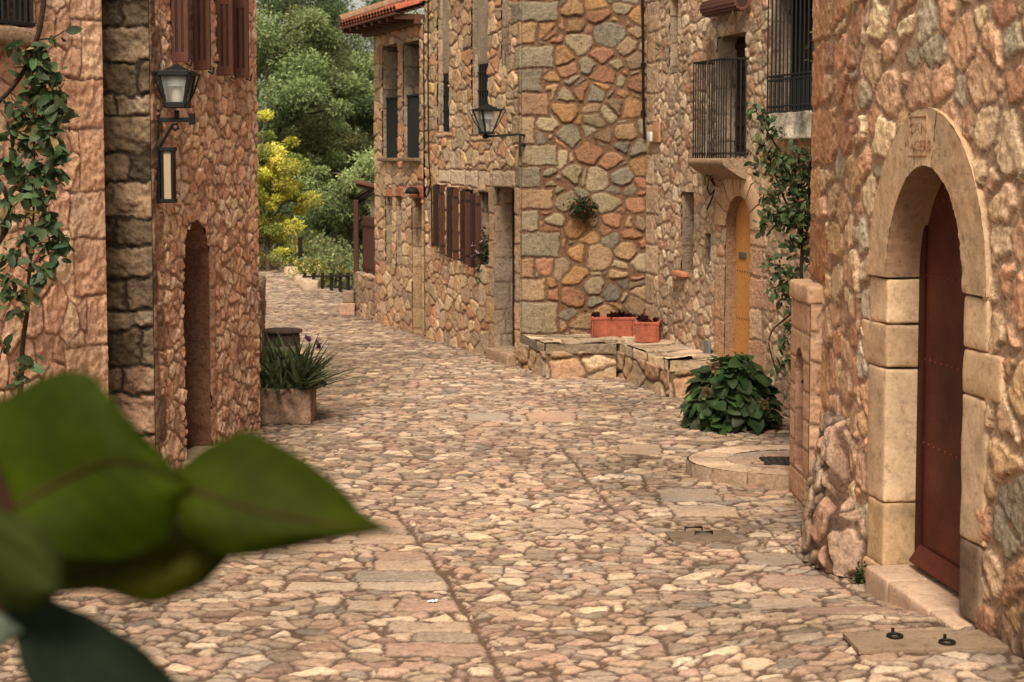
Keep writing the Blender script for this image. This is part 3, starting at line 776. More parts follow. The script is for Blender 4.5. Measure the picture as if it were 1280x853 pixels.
for i in range(1, 5):
    for u_ in (bu0, bu1): a.bar(WB.pt(u_, zb, .26-i*.055), WB.pt(u_, zr, .26-i*.055), .014)
for z_ in (zr, zb+.05):
    a.bar(WB.pt(bu0, z_, .26), WB.pt(bu1, z_, .26), .022)
    for u_ in (bu0, bu1): a.bar(WB.pt(u_, z_, .26), WB.pt(u_, z_, 0), .022)
a.build('railing', M['iron'], BA, smooth=False)
a = Acc()
for q in range(4): a.box(WB.pt((hBd[0]+hBd[1])/2+(q-1.5)*(hBd[1]-hBd[0])/4, (hBd[2]+hBd[3])/2, -.24), [(hBd[1]-hBd[0])/8-.004, .02, (hBd[3]-hBd[2])/2], WB.ax, DBROWN, bev=.006)
for z_ in np.linspace(hBd[2]+.15, hBd[3]-.1, 6): a.box(WB.pt((hBd[0]+hBd[1])/2, z_, -.215), [(hBd[1]-hBd[0])/2, .012, .03], WB.ax, DBROWN, bev=.004)
a.build('balcony_door', M['wood'], HB, smooth=False)
a = Acc(); zc_ = WB.hit(910, 6, .12)[1]
us = np.linspace(WB.hit(886, 6, .1)[0], WB.hit(930, 6, .1)[0], 2)
for k in range(14):                                     # slats of the rolled-up blind
    t_ = 2*math.pi*k/14; a.bar(WB.pt(us[0], zc_+.075*math.sin(t_), .12+.075*math.cos(t_)), WB.pt(us[1], zc_+.075*math.sin(t_), .12+.075*math.cos(t_)), .034, S(110,62,52))
a.tube([WB.pt(us[0]+.01, zc_, .12), WB.pt(us[1]-.01, zc_, .12)], .07, 12, S(70,40,34))
a.build('rolled_blind', M['wood'], HB)
# window cage with planter box
cu0, cu1 = WB.hit(962, 80, .16)[0], WB.hit(1040, 80, .16)[0]
zc0, zc1 = WB.hit(985, 140, .16)[1], WB.hit(985, -30, .16)[1]
a = Acc()
nb = 15
for i in range(nb+1):
    u_ = cu0+(cu1-cu0)*i/nb; a.bar(WB.pt(u_, zc0, .18), WB.pt(u_, zc1, .18), .013)
for i in range(1, 4):
    a.bar(WB.pt(cu0, zc0, .18-i*.045), WB.pt(cu0, zc1, .18-i*.045), .013)
for z_ in (zc0, zc0+.06, zc0+.32, zc0+.36, zc1-.1): 
    a.bar(WB.pt(cu0, z_, .18), WB.pt(cu1, z_, .18), .018); a.bar(WB.pt(cu0, z_, .18), WB.pt(cu0, z_, 0), .018)
for i in range(nb*2):
    u_ = cu0+(cu1-cu0)*(i+.5)/nb/2; a.bar(WB.pt(u_, zc0, .185), WB.pt(u_, zc0+.34, .185), .009)
a.build('window_grille', M['iron'], HB, smooth=False)
a = Acc(); zt_, zb_ = WB.hit(985, 140, .15)[1], WB.hit(985, 174, .15)[1]
pc = (cu0+cu1)/2; c_ = S(196,184,164)
a.box(WB.pt(pc+.03, (zt_+zb_)/2, .09), [(cu1-cu0)/2-.02, .10, (zt_-zb_)/2], WB.ax, c_, bev=.01, rough=.004, res=.015, fr=9, mott=1.1)
a.build('window_sill', M['stone'], HB)
a = Acc()
a.box(WB.pt(*WB.rect(850, 869, 338, 348)[0:1], WB.hit(859, 343)[1], .03)+WB.t*.12, [.16, .07, .03], WB.ax, S(206,132,86), bev=.01)
a.build('niche_sill', M['clay'], HB)
a = Acc(); r_ = WB.rect(820, 828, 153, 178); a.box(WB.pt((r_[0]+r_[1])/2, (r_[2]+r_[3])/2, .035), [(r_[1]-r_[0])/2, .012, (r_[3]-r_[2])/2], WB.ax, S(200,140,90), bev=.003)
o = a.build('wall_tile', M['clay'], HB)
a = Acc(); r_ = WB.rect(816, 820, 165, 177); a.box(WB.pt((r_[0]+r_[1])/2, (r_[2]+r_[3])/2, .05), [(r_[1]-r_[0])/2, .03, (r_[3]-r_[2])/2], WB.ax, S(215,210,205), bev=.004)
a.build('switch_box', M['plain'], HB)
a = Acc(); r_ = WB.rect(884, 891, 426, 456); a.box(WB.pt((r_[0]+r_[1])/2, (r_[2]+r_[3])/2, .035), [(r_[1]-r_[0])/2, .012, (r_[3]-r_[2])/2], WB.ax, S(112,112,114), bev=.003)
a.build('meter_cover', M['plain'], HB)
# old wrought lamp bracket hanging under the balcony
t = thing('wall_bracket', WB.hitp(888, 262, .05), 'small black wrought iron bracket with a green glass tube under the balcony', 'lamp bracket')
a = Acc(); p0 = WB.hitp(890, 212, .0); 
q = [WB.hitp(x, y, .12) for x, y in ((892,214),(887,222),(884,236),(888,244),(893,238),(890,248),(884,262))]
a.tube(q, .009, 8, IRON); a.tube([WB.hitp(893, 214, 0), WB.hitp(884, 220, .13)], .009, 8, IRON); a.tube([WB.hitp(890, 225, .0), WB.hitp(889, 225, .12), WB.hitp(893, 232, .12)], .012, 8, IRON)
a.build('scroll', M['iron'], t)
a = Acc(); a.tube([WB.hitp(880, 214, .12), WB.hitp(880, 232, .12)], .022, 10, S(150,160,70)); a.build('glass_tube', M['plain'], t)
a = Acc(); q = [WB.hitp(x, y, .28) for x, y in ((916,14),(908,35),(899,55),(890,72),(884,78),(884,150),(883,190),(881,212))]; a.tube(q, .004, 6, S(160,150,140))
o = a.build('hanging_wire', M['plain']); tag(o, 'thin pale wire hanging from the rolled blind past the balcony railing', 'wire')
# ------------------------------------------------------------------ house C: the house with the big-stone end wall
HC = thing('stone_house', (0.6, 21.5, 0), 'tall house in mid street whose broad end wall has large grey and ochre stones', 'house', HA_G)
WP = Wall(0.12, 19.9, 1.67, 19.9)
WC = Wall(0.12, 19.9, -1.26, 23.35)
HT_C = 6.6
a = Acc()
ysq = [-150,-118,-88,-60,-30,1,28,57,86,116,145,181,208,236,262,290,322,348,377,418,440,470]
zsq = [WP.hit(655, y)[1] for y in ysq]
wq1 = [.40,.22,.48,.16,.30,.46,.20,.40,.26,.34,.17,.44,.25]; wq2 = [.12,.30,.10,.26,.14,.34,.12,.22,.11]
QC = [S(168,148,120,.80), S(158,140,116,.80), S(182,148,108,.80), S(150,134,112,.80), S(186,146,104,.80), S(164,142,110,.80), S(176,132,96,.80)]
qp, qc = [], []
for i in range(len(zsq)-1):
    z1_, z0_ = zsq[i], zsq[i+1]; c_ = QC[(i*3) % 7]
    qp.append((-.1, wq1[i % 13], z0_, z1_, c_)); qc.append((-.1, wq2[i % 9], z0_, z1_, c_))
wallsurf(a, WP, 0, WP.L, -.05, HT_C, .012, .012, dict(ST_P, patches=qp), tint=lambda u, v, p: (1-.25*np.clip((1.2-v)/1.2, 0, 1)*(.6+.6*fbm(u*1.5, v*1.5, 3, 3)))[:, None]*np.ones((1, 3)))
hd = WC.rect(618, 644, 235, 440); hd = (hd[0], hd[1], .16, hd[3])
gw = [WC.rect(a0, b0, t0, bb) for (a0, b0, t0, bb) in ((543,557,231,310), (561,574,234,317), (578,592,237,324), (598,612,240,331))]
hn = WC.rect(516, 528, 250, 413); hn = (hn[0], min(hn[1], WC.L-.02) if hn[1] > WC.L else hn[1], .05, hn[3])
w1 = WC.rect(548, 562, 0, 165); w1 = (w1[0], w1[1], w1[2], 5.6)
w2 = WC.rect(591, 611, 0, 168); w2 = (w2[0], w2[1], w2[2], 5.6)
w3 = WC.rect(628, 637, 0, 82); w3 = (w3[0], w3[1], w3[2], 5.6)
pc_ = []
for (p0, p1, y0, y1) in ((549,564,212,229), (564,582,212,232), (582,598,213,234), (598,613,214,240), (616,645,213,235)):
    r_ = WC.rect(p0, p1, y0, y1); pc_.append((r_[0]+.01, r_[1]-.01, r_[2], r_[3], S(216,186,156)))
for (p0, p1, y) in ((546,566,168), (588,614,172)):
    r_ = WC.rect(p0, p1, y-3, y+4); pc_.append((r_[0], r_[1], r_[2], r_[3], S(212,168,124)))
for i in range(6):
    for (e, s_) in ((hd[0], -1), (hd[1], 1)):
        l_ = .17 if s_ < 0 else (.28 if i % 2 else .18)
        z0_ = .1+i*.36; pc_.append((min(e, e+s_*l_), max(e, e+s_*l_), z0_, z0_+.36, [S(196,156,112), S(206,160,110), S(186,150,116)][i % 3]))
holesC = [h for h in [hd]+gw+[w1, w2, w3] if h[1] <= WC.L]
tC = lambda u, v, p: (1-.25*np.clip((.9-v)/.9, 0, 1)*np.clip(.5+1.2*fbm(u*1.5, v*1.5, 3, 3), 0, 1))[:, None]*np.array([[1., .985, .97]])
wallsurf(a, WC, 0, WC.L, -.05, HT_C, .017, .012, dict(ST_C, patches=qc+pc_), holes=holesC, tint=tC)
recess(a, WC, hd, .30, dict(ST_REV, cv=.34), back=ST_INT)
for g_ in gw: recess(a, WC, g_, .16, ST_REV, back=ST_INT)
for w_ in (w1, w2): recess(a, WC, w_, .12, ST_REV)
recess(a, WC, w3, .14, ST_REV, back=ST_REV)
shell(a, [(1.67, 19.9), (3.2, 24), (0.6, 26), (-1.26, 23.35)], HT_C); cap(a, [(.12, 19.9, HT_C), (1.67, 19.9, HT_C), (3.2, 24, HT_C), (-1.26, 23.35, HT_C)])
a.box(WC.pt((hd[0]+hd[1])/2, .07, -.18), [(hd[1]-hd[0])/2+.03, .30, .09], WC.ax, S(176,140,108), bev=.02, rough=.01, res=.04, mott=.2)
a.build('wall', M['stone'], HC)
def quoins(acc, c0, d1, d2, zs, ws1, ws2, cols, e=.042, rough=.02, mott=.45, seed0=0):
    for i in range(len(zs)-1):
        z0_, z1_ = min(zs[i], zs[i+1]), max(zs[i], zs[i+1])
        w, d = ws1[i % len(ws1)], ws2[i % len(ws2)]
        c = np.array([c0[0], c0[1], 0.])+d1*(w/2-e/2)+d2*(d/2-e/2)+np.array([0, 0, (z0_+z1_)/2])
        acc.box(c, [w/2+e/2, d/2+e/2, (z1_-z0_)/2-.006], [d1, d2, [0, 0, 1.]], cols[i % len(cols)], bev=.03, rough=rough, res=.026, fr=5, seed=seed0+i, mott=mott)
X1 = np.array([1., 0, 0])
# shutters between the narrow openings
for i, (pa, y0, y1, cc) in enumerate(((545,232,308,DBROWN),(553,231,318,BROWN),(562,234,322,DBROWN),(570,236,325,BROWN),(579,238,327,DBROWN),(585,240,331,BROWN),(592,242,335,DBROWN),(598,244,330,BROWN))):
    a = Acc(); o_ = .05; u_ = WC.hit(pa, (y0+y1)/2, o_)[0]; zt_ = WC.hit(pa, y0, o_)[1]; zb_ = WC.hit(pa, y1, o_)[1]
    a.box(WC.pt(u_, (zt_+zb_)/2, .055), [.012, .038, (zt_-zb_)/2], WC.ax, cc, bev=.004)
    for z_ in (zt_-.12, zb_+.12): a.box(WC.pt(u_, z_, .055), [.016, .036, .018], WC.ax, DBROWN, bev=.003)
    a.tube([WC.pt(u_, zb_+.03, .1), WC.pt(u_-.03, zb_+.03, .13)], .01, 6, IRON)
    a.build('shutter', M['wood'], HC, smooth=False)
# grilles and dark panes of the upper windows
for (w_, yt) in ((w1, 85), (w2, 80)):
    um_ = (w_[0]+w_[1])/2; zt_ = WC.hit(600, yt)[1]
    a = Acc(); a.box(WC.pt(um_, (w_[2]+zt_)/2, -.10), [(w_[1]-w_[0])/2, .01, (zt_-w_[2])/2], WC.ax, (.012, .012, .014), bev=.002)
    fr_ = a.build('window', M['iron'], HC, smooth=False)
    a = Acc()
    for k in range(6): u_ = w_[0]+(k+.5)*(w_[1]-w_[0])/6; a.bar(WC.pt(u_, w_[2], -.07), WC.pt(u_, zt_, -.07), .016)
    for z_ in np.linspace(w_[2]+.1, zt_-.1, 4): a.bar(WC.pt(w_[0], z_, -.07), WC.pt(w_[1], z_, -.07), .016)
    a.build('grille', M['iron'], fr_, smooth=False)
    a = Acc(); a.box(WC.pt(um_, (zt_+5.6)/2, -.115), [(w_[1]-w_[0])/2, .05, (5.6-zt_)/2], WC.ax, S(160,138,114), bev=.01, rough=.01, res=.04, mott=.25)
    a.build('infill_stone', M['stone'], HC)
a = Acc(); a.box(WC.pt((hd[0]+hd[1])/2, (hd[3]+.16)/2, -.27), [(hd[1]-hd[0])/2, .02, (hd[3]-.16)/2], WC.ax, S(60,40,30), bev=.004)
a.build('door', M['wood'], HC, smooth=False)
# flower box plant in the nearest opening
t = thing('window_plant', WC.hitp(606, 328, -.05), 'pink flowering plant sitting in the nearest slit of the shuttered window', 'plant')
a = Acc(); c_ = WC.hitp(605, 318, -.03); r_ = np.random.default_rng(4)
b_ = c_+r_.normal(0, 1, (260, 3))*[.06, .06, .13]; a.leaves(b_, r_.normal(0, 1, (260, 3)), r_.normal(0, 1, (260, 3)), .06, .035, np.array([S(70,96,44,.6)])*(.6+.8*r_.random((260, 1))))
a.build('foliage', M['leaf'], t)
a = Acc(); b_ = c_+[0, 0, .08]+r_.normal(0, 1, (90, 3))*[.07, .06, .12]; a.leaves(b_, r_.normal(0, 1, (90, 3)), r_.normal(0, 1, (90, 3)), .035, .035, np.array([S(220,160,190)])*(.8+.4*r_.random((90, 1))))
a.build('flower', M['leaf'], t)
# drain pipe on the end wall edge, cable on the street side
a = Acc(); q = [P(x, y, 19.84) for x, y in ((803,-120),(803,0),(804,60),(804,120),(805,150),(806,174))]; a.tube(q, .016, 8, IRON)
for y in (10, 80, 140): a.box(P(804, y, 19.86), [.03, .02, .012], None, IRON)
o = a.build('drain_pipe', M['iron']); tag(o, 'thin dark drain pipe down the inner edge of the big-stone end wall', 'pipe')
a = Acc(); q = [WC.hitp(x, y, .03) for x, y in ((535,-60),(535,0),(535,120),(536,200),(538,228),(536,240),(533,247),(531,240),(534,233),(539,236),(540,308))]; a.tube(q, .010, 6, IRON)
o = a.build('wall_cable', M['iron']); tag(o, 'thin black cable running down the street wall to a small loop', 'cable')

# ------------------------------------------------------------------ tower with tiled roof
WT = Wall(-1.285, 23.30, -2.19, 25.6)
HT = thing('stone_tower', (-1.2, 25.2, 0), 'narrow tower house with open windows and tiled eave at the far end', 'house', HA_G)
ht = WT.hit(500, 30)[1]
t1 = WT.rect(479, 498, 56, 198); t2 = WT.rect(505, 525, 52, 198)
s1 = WT.rect(483, 491, 245, 332); s2 = WT.rect(496, 503, 245, 333)
hn = WT.rect(516, 528, 248, 416); hn = (hn[0], hn[1], .04, hn[3])
pt_ = []
for (p0, p1, y0, y1, c_) in ((512,531,232,248,S(176,98,66)), (483,491,236,248,S(182,110,76)), (495,505,234,248,S(182,110,76)), (529,534,258,306,S(226,206,170))):
    r_ = WT.rect(p0, p1, y0, y1); pt_.append((r_[0], r_[1], r_[2], r_[3], c_))
for i in range(5):
    z0_ = .05+i*.38; pt_.append((hn[0]-.16, hn[0], z0_, z0_+.38, [S(196,156,112), S(206,160,110)][i % 2]))
a = Acc()
wallsurf(a, WT, 0, WT.L, -.1, ht, .018, .014, dict(ST_C, seed=33, patches=pt_, cu=.27, cv=.17), holes=[t1, t2, s1, s2, hn], tint=tC)
for t_ in (t1, t2): recess(a, WT, t_, .38, ST_REV, bcol=(.015, .017, .014))
for t_ in (s1, s2): recess(a, WT, t_, .07, ST_REV, back=ST_REV)
recess(a, WT, hn, .35, dict(ST_REV, pal=[S(188,150,108), S(176,140,102)]), back=ST_INT)
WTe = Wall(-2.19, 25.6, -.4, 26.7, toward=(-5, 30))
wallsurf(a, WTe, 0, WTe.L, -.1, ht, .03, .02, dict(ST_C, seed=35))
shell(a, [(-.4, 26.7), (.6, 26.0), (-1.26, 23.35)], ht)
a.build('wall', M['stone'], HT)
for t_ in (t1, t2):
    zt_ = WT.hit(490, 122)[1]; a = Acc(); um_ = (t_[0]+t_[1])/2
    a.box(WT.pt(um_, (t_[2]+zt_)/2, -.07), [(t_[1]-t_[0])/2, .006, (zt_-t_[2])/2], WT.ax, (.02, .022, .02), bev=.001)
    for k in range(11): u_ = t_[0]+(k+.5)*(t_[1]-t_[0])/11; a.bar(WT.pt(u_, t_[2], -.05), WT.pt(u_, zt_, -.05), .018, (.022, .024, .022))
    a.bar(WT.pt(t_[0], zt_, -.05), WT.pt(t_[1], zt_, -.05), .03)
    a.build('balustrade', M['iron'], HT, smooth=False)
    a = Acc(); a.box(WT.pt(um_, t_[2]-.02, .03), [(t_[1]-t_[0])/2+.05, .06, .025], WT.ax, S(140,112,88), bev=.008); a.build('window_sill', M['stone'], HT)
# tiled roof
ue0, ue1 = -.02, WT.L+.50
ze = ht+.02; sl = math.tan(math.radians(19))
a = Acc(); nt_ = 19
for i in range(nt_):
    u_ = ue0+(i+.5)*(ue1-ue0)/nt_; wd = (ue1-ue0)/nt_
    for j in range(7):
        o0 = .42-j*.36; o1 = o0-.40
        th = np.linspace(0, math.pi, 9)
        rr = wd*.56*(1+.08*random.random())
        def ringp(o_, lift, r):
            return np.array([WT.pt(u_+math.cos(t_)*r, ze+.06+(.42-o_)*sl+lift+math.sin(t_)*r*.8, o_) for t_ in th])
        c_ = S(176+random.randint(-20, 20), 92+random.randint(-12, 14), 58); c_ = np.array(c_)*random.uniform(.75, 1.1)
        A0 = ringp(o0, .02, rr*1.05); B0 = ringp(o1, .0, rr*.9); a.grid(np.array([A0, B0]), c_)
        Ai = ringp(o0, .008, rr*.88); a.grid(np.array([A0, Ai]), c_*.8)
        if j == 0: a.grid(np.array([Ai, ringp(o1, 0, rr*.8)]), c_*.4)
    # channel tile below
    def chp(o_): return np.array([WT.pt(u_+wd*.5+math.cos(t_)*wd*.42, ze+.075+(.42-o_)*sl-math.sin(t_)*wd*.3, o_) for t_ in np.linspace(0, math.pi, 6)])
    a.grid(np.array([chp(.40), chp(-2.0)]), np.array(S(160,90,60)))
a.build('roof', M['clay'], HT)
a = Acc()
for k in range(10):
    o_ = .38-k*.09; a.box(WT.pt((ue0+ue1)/2, ze+.02+(.42-o_)*sl*.9, o_), [(ue1-ue0)/2-.03, .044, .012], WT.ax, S(112,66,44), bev=.003)
a.box(WT.pt((ue0+ue1)/2-.1, ze-.05, .06), [(ue1-ue0)/2-.14, .06, .06], WT.ax, S(104,62,42), bev=.01)
for k in range(8):
    u_ = ue0+.1+k*(ue1-ue0-.2)/7; a.box(WT.pt(u_, ze-.005, .16), [.035, .24, .04], WT.ax, S(96,56,38), bev=.006)
a.build('eave_board', M['wood'], HT, smooth=False)
a = Acc()                                                # lichen-grey ridge tiles and gable edge
q = [WT.pt(ue1-.02, ze+.17+(.42-o_)*sl, o_) for o_ in (.42, 0, -.6, -1.4, -2.0)]; a.tube(q, .085, 10, S(150,112,84))
a.build('gable_tile', M['clay'], HT)
# small far canopy beside the tower
t = thing('canopy', (-2.6, 27.4, 0), 'small tiled canopy on a stone post just beyond the tower', 'canopy')
a = Acc(); c_ = P(466, 232, 27.2); a.box(c_, [.30, .35, .025], [[.97, 0, -.25], [0, 1, 0], [.25, 0, .97]], S(120,72,50), bev=.01); a.box(c_-[0, 0, .05], [.26, .3, .03], [[.97, 0, -.25], [0, 1, 0], [.25, 0, .97]], S(80,52,38), bev=.01); a.build('roof', M['wood'], t)
a = Acc(); b_ = P(470, 246, 27.2); a.box([b_[0], b_[1], b_[2]/2], [.09, .09, b_[2]/2], None, S(150,130,104), bev=.02, rough=.02, res=.05, mott=.5); a.build('post', M['stone'], t)
# hooded lamp over the narrow side door
t = thing('hooded_lamp', WT.hitp(519, 238, .05), 'small black hooded wall lamp above the narrow doorway of the tower', 'wall lamp')
a = Acc(); c_ = WT.hitp(515, 238, .12); th_ = np.linspace(0, math.pi, 9)
a.revolve(c_-[0, 0, .05], [(0, .10), (.05, .095), (.09, .06), (.11, .0), (.10, .0)], 16, IRON); a.tube([c_+[0, 0, .04], WT.hitp(520, 236, 0)], .014, 8, IRON)
a.build('shade', M['iron'], t)

# low wall, gate, block, fence
WL = Wall(-2.19, 25.62, -2.66, 26.85)
a = Acc(); hl = WL.hit(460, 345)[1]
stl = dict(ST_C, seed=37, pal=[S(186,150,116), S(170,138,108), S(196,158,120), S(158,130,106)])
wallsurf(a, WL, 0, WL.L, -.1, hl, .018, .014, stl, tint=tC)
WLe = Wall(-2.66, 26.85, -2.35, 27.0, toward=(-4, 26)); wallsurf(a, WLe, 0, WLe.L, -.1, hl, .02, .014, stl)
surf(a, plane(WL.pt(0, hl-.005), WL.t, -WL.n, WL.z), 0, WL.L, 0, .34, .02, .02, stl)
o = a.build('stone_wall', M['stone']); tag(o, 'low rubble wall with the brown wooden gate panel on top, past the tower', 'wall')
t = thing('wooden_gate', WL.pt(.6, hl), 'dark brown wooden board panel with a taller post on the low wall past the tower', 'gate')
zt_ = WL.hit(460, 271, -.1)[1]
a = Acc()
for k in range(7): a.box(WL.pt(.07+k*.165, (hl+zt_)/2, -.12), [.079, .015, (zt_-hl)/2], WL.ax, S(92,48,34), bev=.006)
for z_ in (hl+.12, zt_-.12): a.box(WL.pt(.58, z_, -.10), [.58, .015, .035], WL.ax, S(84,44,32), bev=.005)
a.build('board_panel', M['wood'], t, smooth=False)
a = Acc(); p_ = P(445, 250, 26.8); a.box([p_[0], p_[1], (hl+p_[2])/2], [.04, .04, (p_[2]-hl)/2], None, S(84,46,34), bev=.008); a.build('post', M['wood'], t, smooth=False)
t = thing('stone_block', G(435, 394), 'short squared stone post of two blocks at the end of the low wall', 'stone post')
g_ = G(435, 394); a = Acc(); a.box([g_[0], g_[1], .10], [.13, .12, .11], None, S(196,150,120), bev=.03, rough=.02, res=.03, mott=.2); a.build('base', M['stone'], t)
a = Acc(); a.box([g_[0]+.02, g_[1], .31], [.095, .10, .10], None, S(150,124,104), bev=.03, rough=.02, res=.03, seed=2, mott=.3); a.build('top', M['stone'], t)
t = thing('post_fence', (-3.7, 32.2, 0), 'low black fence of short posts and one rail beside the far path', 'fence')
fl = [(381, 33.0), (392, 32.5), (403, 32.1), (414, 31.7), (425, 31.3), (435, 30.9)]
for (px, Y) in fl:
    p_ = P(px, 341, Y); a = Acc(); a.box([p_[0], p_[1], (p_[2]-.4)/2], [.032, .032, (p_[2]+.4)/2], None, IRON, bev=.006); a.build('post', M['iron'], t, smooth=False)
a = Acc(); a.bar(P(379, 346, 33.1), P(440, 345, 30.7), .045); a.build('rail', M['iron'], t, smooth=False)
# pale edging stones along the far path
a = Acc(); q0, q1 = G(391, 361), G(337, 326.5)
n_ = 26; r_ = random.Random(3)
for i in range(n_):
    t_ = i/(n_-1); p_ = q0+(q1-q0)*t_; p_[0] += r_.uniform(-.05, .05)
    a.box([p_[0], p_[1], .06], [.16, .5*np.linalg.norm(q1-q0)/n_*.9, .10+.03*r_.random()], None, S(206,174,142), bev=.04, rough=.03, res=.06, seed=i, mott=.25)
o = a.build('path_edging', M['stone']); tag(o, 'row of pale edging stones along the right side of the far path', 'edging')
# rubble wall stub past the left house
a = Acc(); s_ = dict(ST_L2, cu=.28, cv=.17, seed=57, mott=.5, pal=[S(168,134,108), S(150,120,98), S(180,146,116)])
for W_, h_ in ((Wall(-3.3, 18.4, -2.9, 18.4), 1.0), (Wall(-2.9, 18.4, -3.22, 20.6), 1.0)): wallsurf(a, W_, 0, W_.L, -.05, h_, .02, .02, s_)
surf(a, lambda u, v: (np.stack([-3.35+u-v*.145, 18.4+v, np.full(len(u), 1.0)], -1), np.repeat([[0, 0, 1.]], len(u), 0)), 0, .45, 0, 2.2, .03, .03, s_)
for i in range(3): a.box([-3.05-.10*i, 18.7+i*.7, 1.05], [.13, .26, .09], None, S(160,128,104), bev=.06, rough=.04, res=.04, seed=i, mott=.4)
o = a.build('stone_wall', M['stone']); tag(o, 'stub of rough grey rubble wall beyond the lantern house, above the iris planter', 'wall')

# ------------------------------------------------------------------ benches and pots by the end wall
def quadmap(p00, p10, p01, p11, n):
    p00, p10, p01, p11 = map(lambda q: np.array(q, float), (p00, p10, p01, p11)); lu = np.linalg.norm(p10-p00); lv = np.linalg.norm(p01-p00); n = np.array(n, float)
    def f(a_, b_):
        s = (a_/lu)[:, None]; t = (b_/lv)[:, None]
        return (p00*(1-s)+p10*s)*(1-t)+(p01*(1-s)+p11*s)*t, np.repeat(n[None], len(a_), 0)
    return f, lu, lv
ZB = .42
st_b = dict(ST_P, pal=[S(196,158,118), S(206,170,130), S(176,146,118), S(190,144,104)], cu=.34, cv=.22, seed=27, relief=.03, lump=.015, round=.04, mortar=S(120,90,66))
st_t = dict(ST_S, cu=.36, cv=.24, seed=28, relief=.008, pal=[S(206,176,140), S(190,160,128), S(178,150,122)]); st_t.pop('patches'); st_t.pop('lines')
st_t = dict(st_t, mott=.35)
def bench(name, plan, label, slabcol):
    c_ = np.mean(np.array(plan), 0); t = thing(name, (c_[0], c_[1], 0), label, 'stone bench', 'stone benches against the houses')
    a = Acc()
    for i in range(len(plan)-1):
        W_ = Wall(*plan[i], *plan[i+1], toward=(c_[0]-(c_[0]-plan[i][0])*3, -20)); wallsurf(a, W_, 0, W_.L, -.05, ZB-.09, .013, .013, dict(st_b, seed=27+i))
    a.build('base', M['stone'], t)
    a = Acc()
    for i in range(len(plan)-1):
        W_ = Wall(*plan[i], *plan[i+1], toward=(c_[0]-(c_[0]-plan[i][0])*3, -20)); 
        wallsurf(a, W_, 0, W_.L, ZB-.12, ZB, .013, .013, dict(st_b, cu=.7, cv=.9, seed=29+i, pal=slabcol, relief=.016), off=.012)
    return t, a
t, a = bench('stone_bench', [(.12, 19.88), (.40, 18.92), (1.24, 18.92)], 'stone ledge with a grey slab edge at the foot of the big-stone end wall', [S(150,128,102), S(138,116,94)])
f, lu, lv = quadmap((.38, 18.91, ZB), (1.66, 18.91, ZB), (.11, 19.9, ZB), (1.66, 19.9, ZB), (0, 0, 1)); surf(a, f, 0, lu, 0, lv, .02, .02, st_t, skirt=False)
a.build('slab', M['stone'], t)
t, a = bench('stone_bench', [(1.25, 19.15), (1.716, 17.33), (2.37, 17.52)], 'long stone bench running along the pale house toward the big leafy plant', [S(204,172,136), S(190,160,126)])
f, lu, lv = quadmap((1.705, 17.315, ZB), (1.24, 19.15, ZB), (2.42, 17.5, ZB), (1.90, 19.35, ZB), (0, 0, 1)); surf(a, f, 0, lu, 0, lv, .015, .015, dict(st_t, cu=.3, cv=.7, seed=44), skirt=False)
a.build('slab', M['stone'], t)
def clay_box(c, hx, hy, h, rot, label, wall=.018):
    t = thing('terracotta_planter', c, label, 'planter', 'terracotta planters on the stone benches')
    R = np.array([[math.cos(rot), math.sin(rot), 0], [-math.sin(rot), math.cos(rot), 0], [0, 0, 1.]]); c = np.array(c, float); a = Acc(); col_ = S(172,84,56)
    for (o_, hh) in ((R[0]*(hx-wall), [wall, hy, h/2]), (-R[0]*(hx-wall), [wall, hy, h/2]), (R[1]*(hy-wall), [hx-wall, wall, h/2-.002]), (-R[1]*(hy-wall), [hx-wall, wall, h/2-.002])):
        a.box(c+o_+[0, 0, h/2], hh, R, col_, bev=.006)
    for (o_, hh) in ((R[0]*(hx-.01), [.018, hy+.008, .016]), (-R[0]*(hx-.01), [.018, hy+.008, .016]), (R[1]*(hy-.01), [hx-.01, .0185, .0155]), (-R[1]*(hy-.01), [hx-.01, .0185, .0155])):
        a.box(c+o_+[0, 0, h-.012], hh, R, np.array(col_)*1.08, bev=.005)
    a.build('trough', M['clay'], t, smooth=False)
    a = Acc(); a.box(c+[0, 0, h*.42], [hx-.03, hy-.03, h*.42], R, S(50,36,28), bev=.01, rough=.01, res=.03); a.build('soil', M['earth'], t)
    r_ = np.random.default_rng(int(hx*900))
    for k in range(int(3+hx*9)):
        p_ = c+R[0]*r_.uniform(-hx+.05, hx-.05)+R[1]*r_.uniform(-hy+.04, hy-.04)+[0, 0, h*.84]
        a = Acc(); n_ = 34; d_ = r_.normal(0, 1, (n_, 3)); d_[:, 2] = np.abs(d_[:, 2])+.35
        a.leaves(np.repeat(p_[None], n_, 0)+[0, 0, .02]+r_.normal(0, .012, (n_, 3)), d_, r_.normal(0, 1, (n_, 3)), r_.uniform(.05, .10), .035, np.array([S(84,36,40,.6)])*(.5+.8*r_.random((n_, 1))), prof=((0, .2), (.6, 1), (1, 0)))
        a.build('succulent', M['leaf'], t)
c_ = P(766, 421, 19.55); clay_box((c_[0], 19.62, ZB+.012), .262, .11, .24, 0, 'wide terracotta trough with dark red succulents on the ledge')
c_ = P(808, 428, 19.05); clay_box((c_[0]+.03, 19.14, ZB+.012), .14, .22, .24, -.15, 'terracotta trough seen end-on at the start of the long bench')
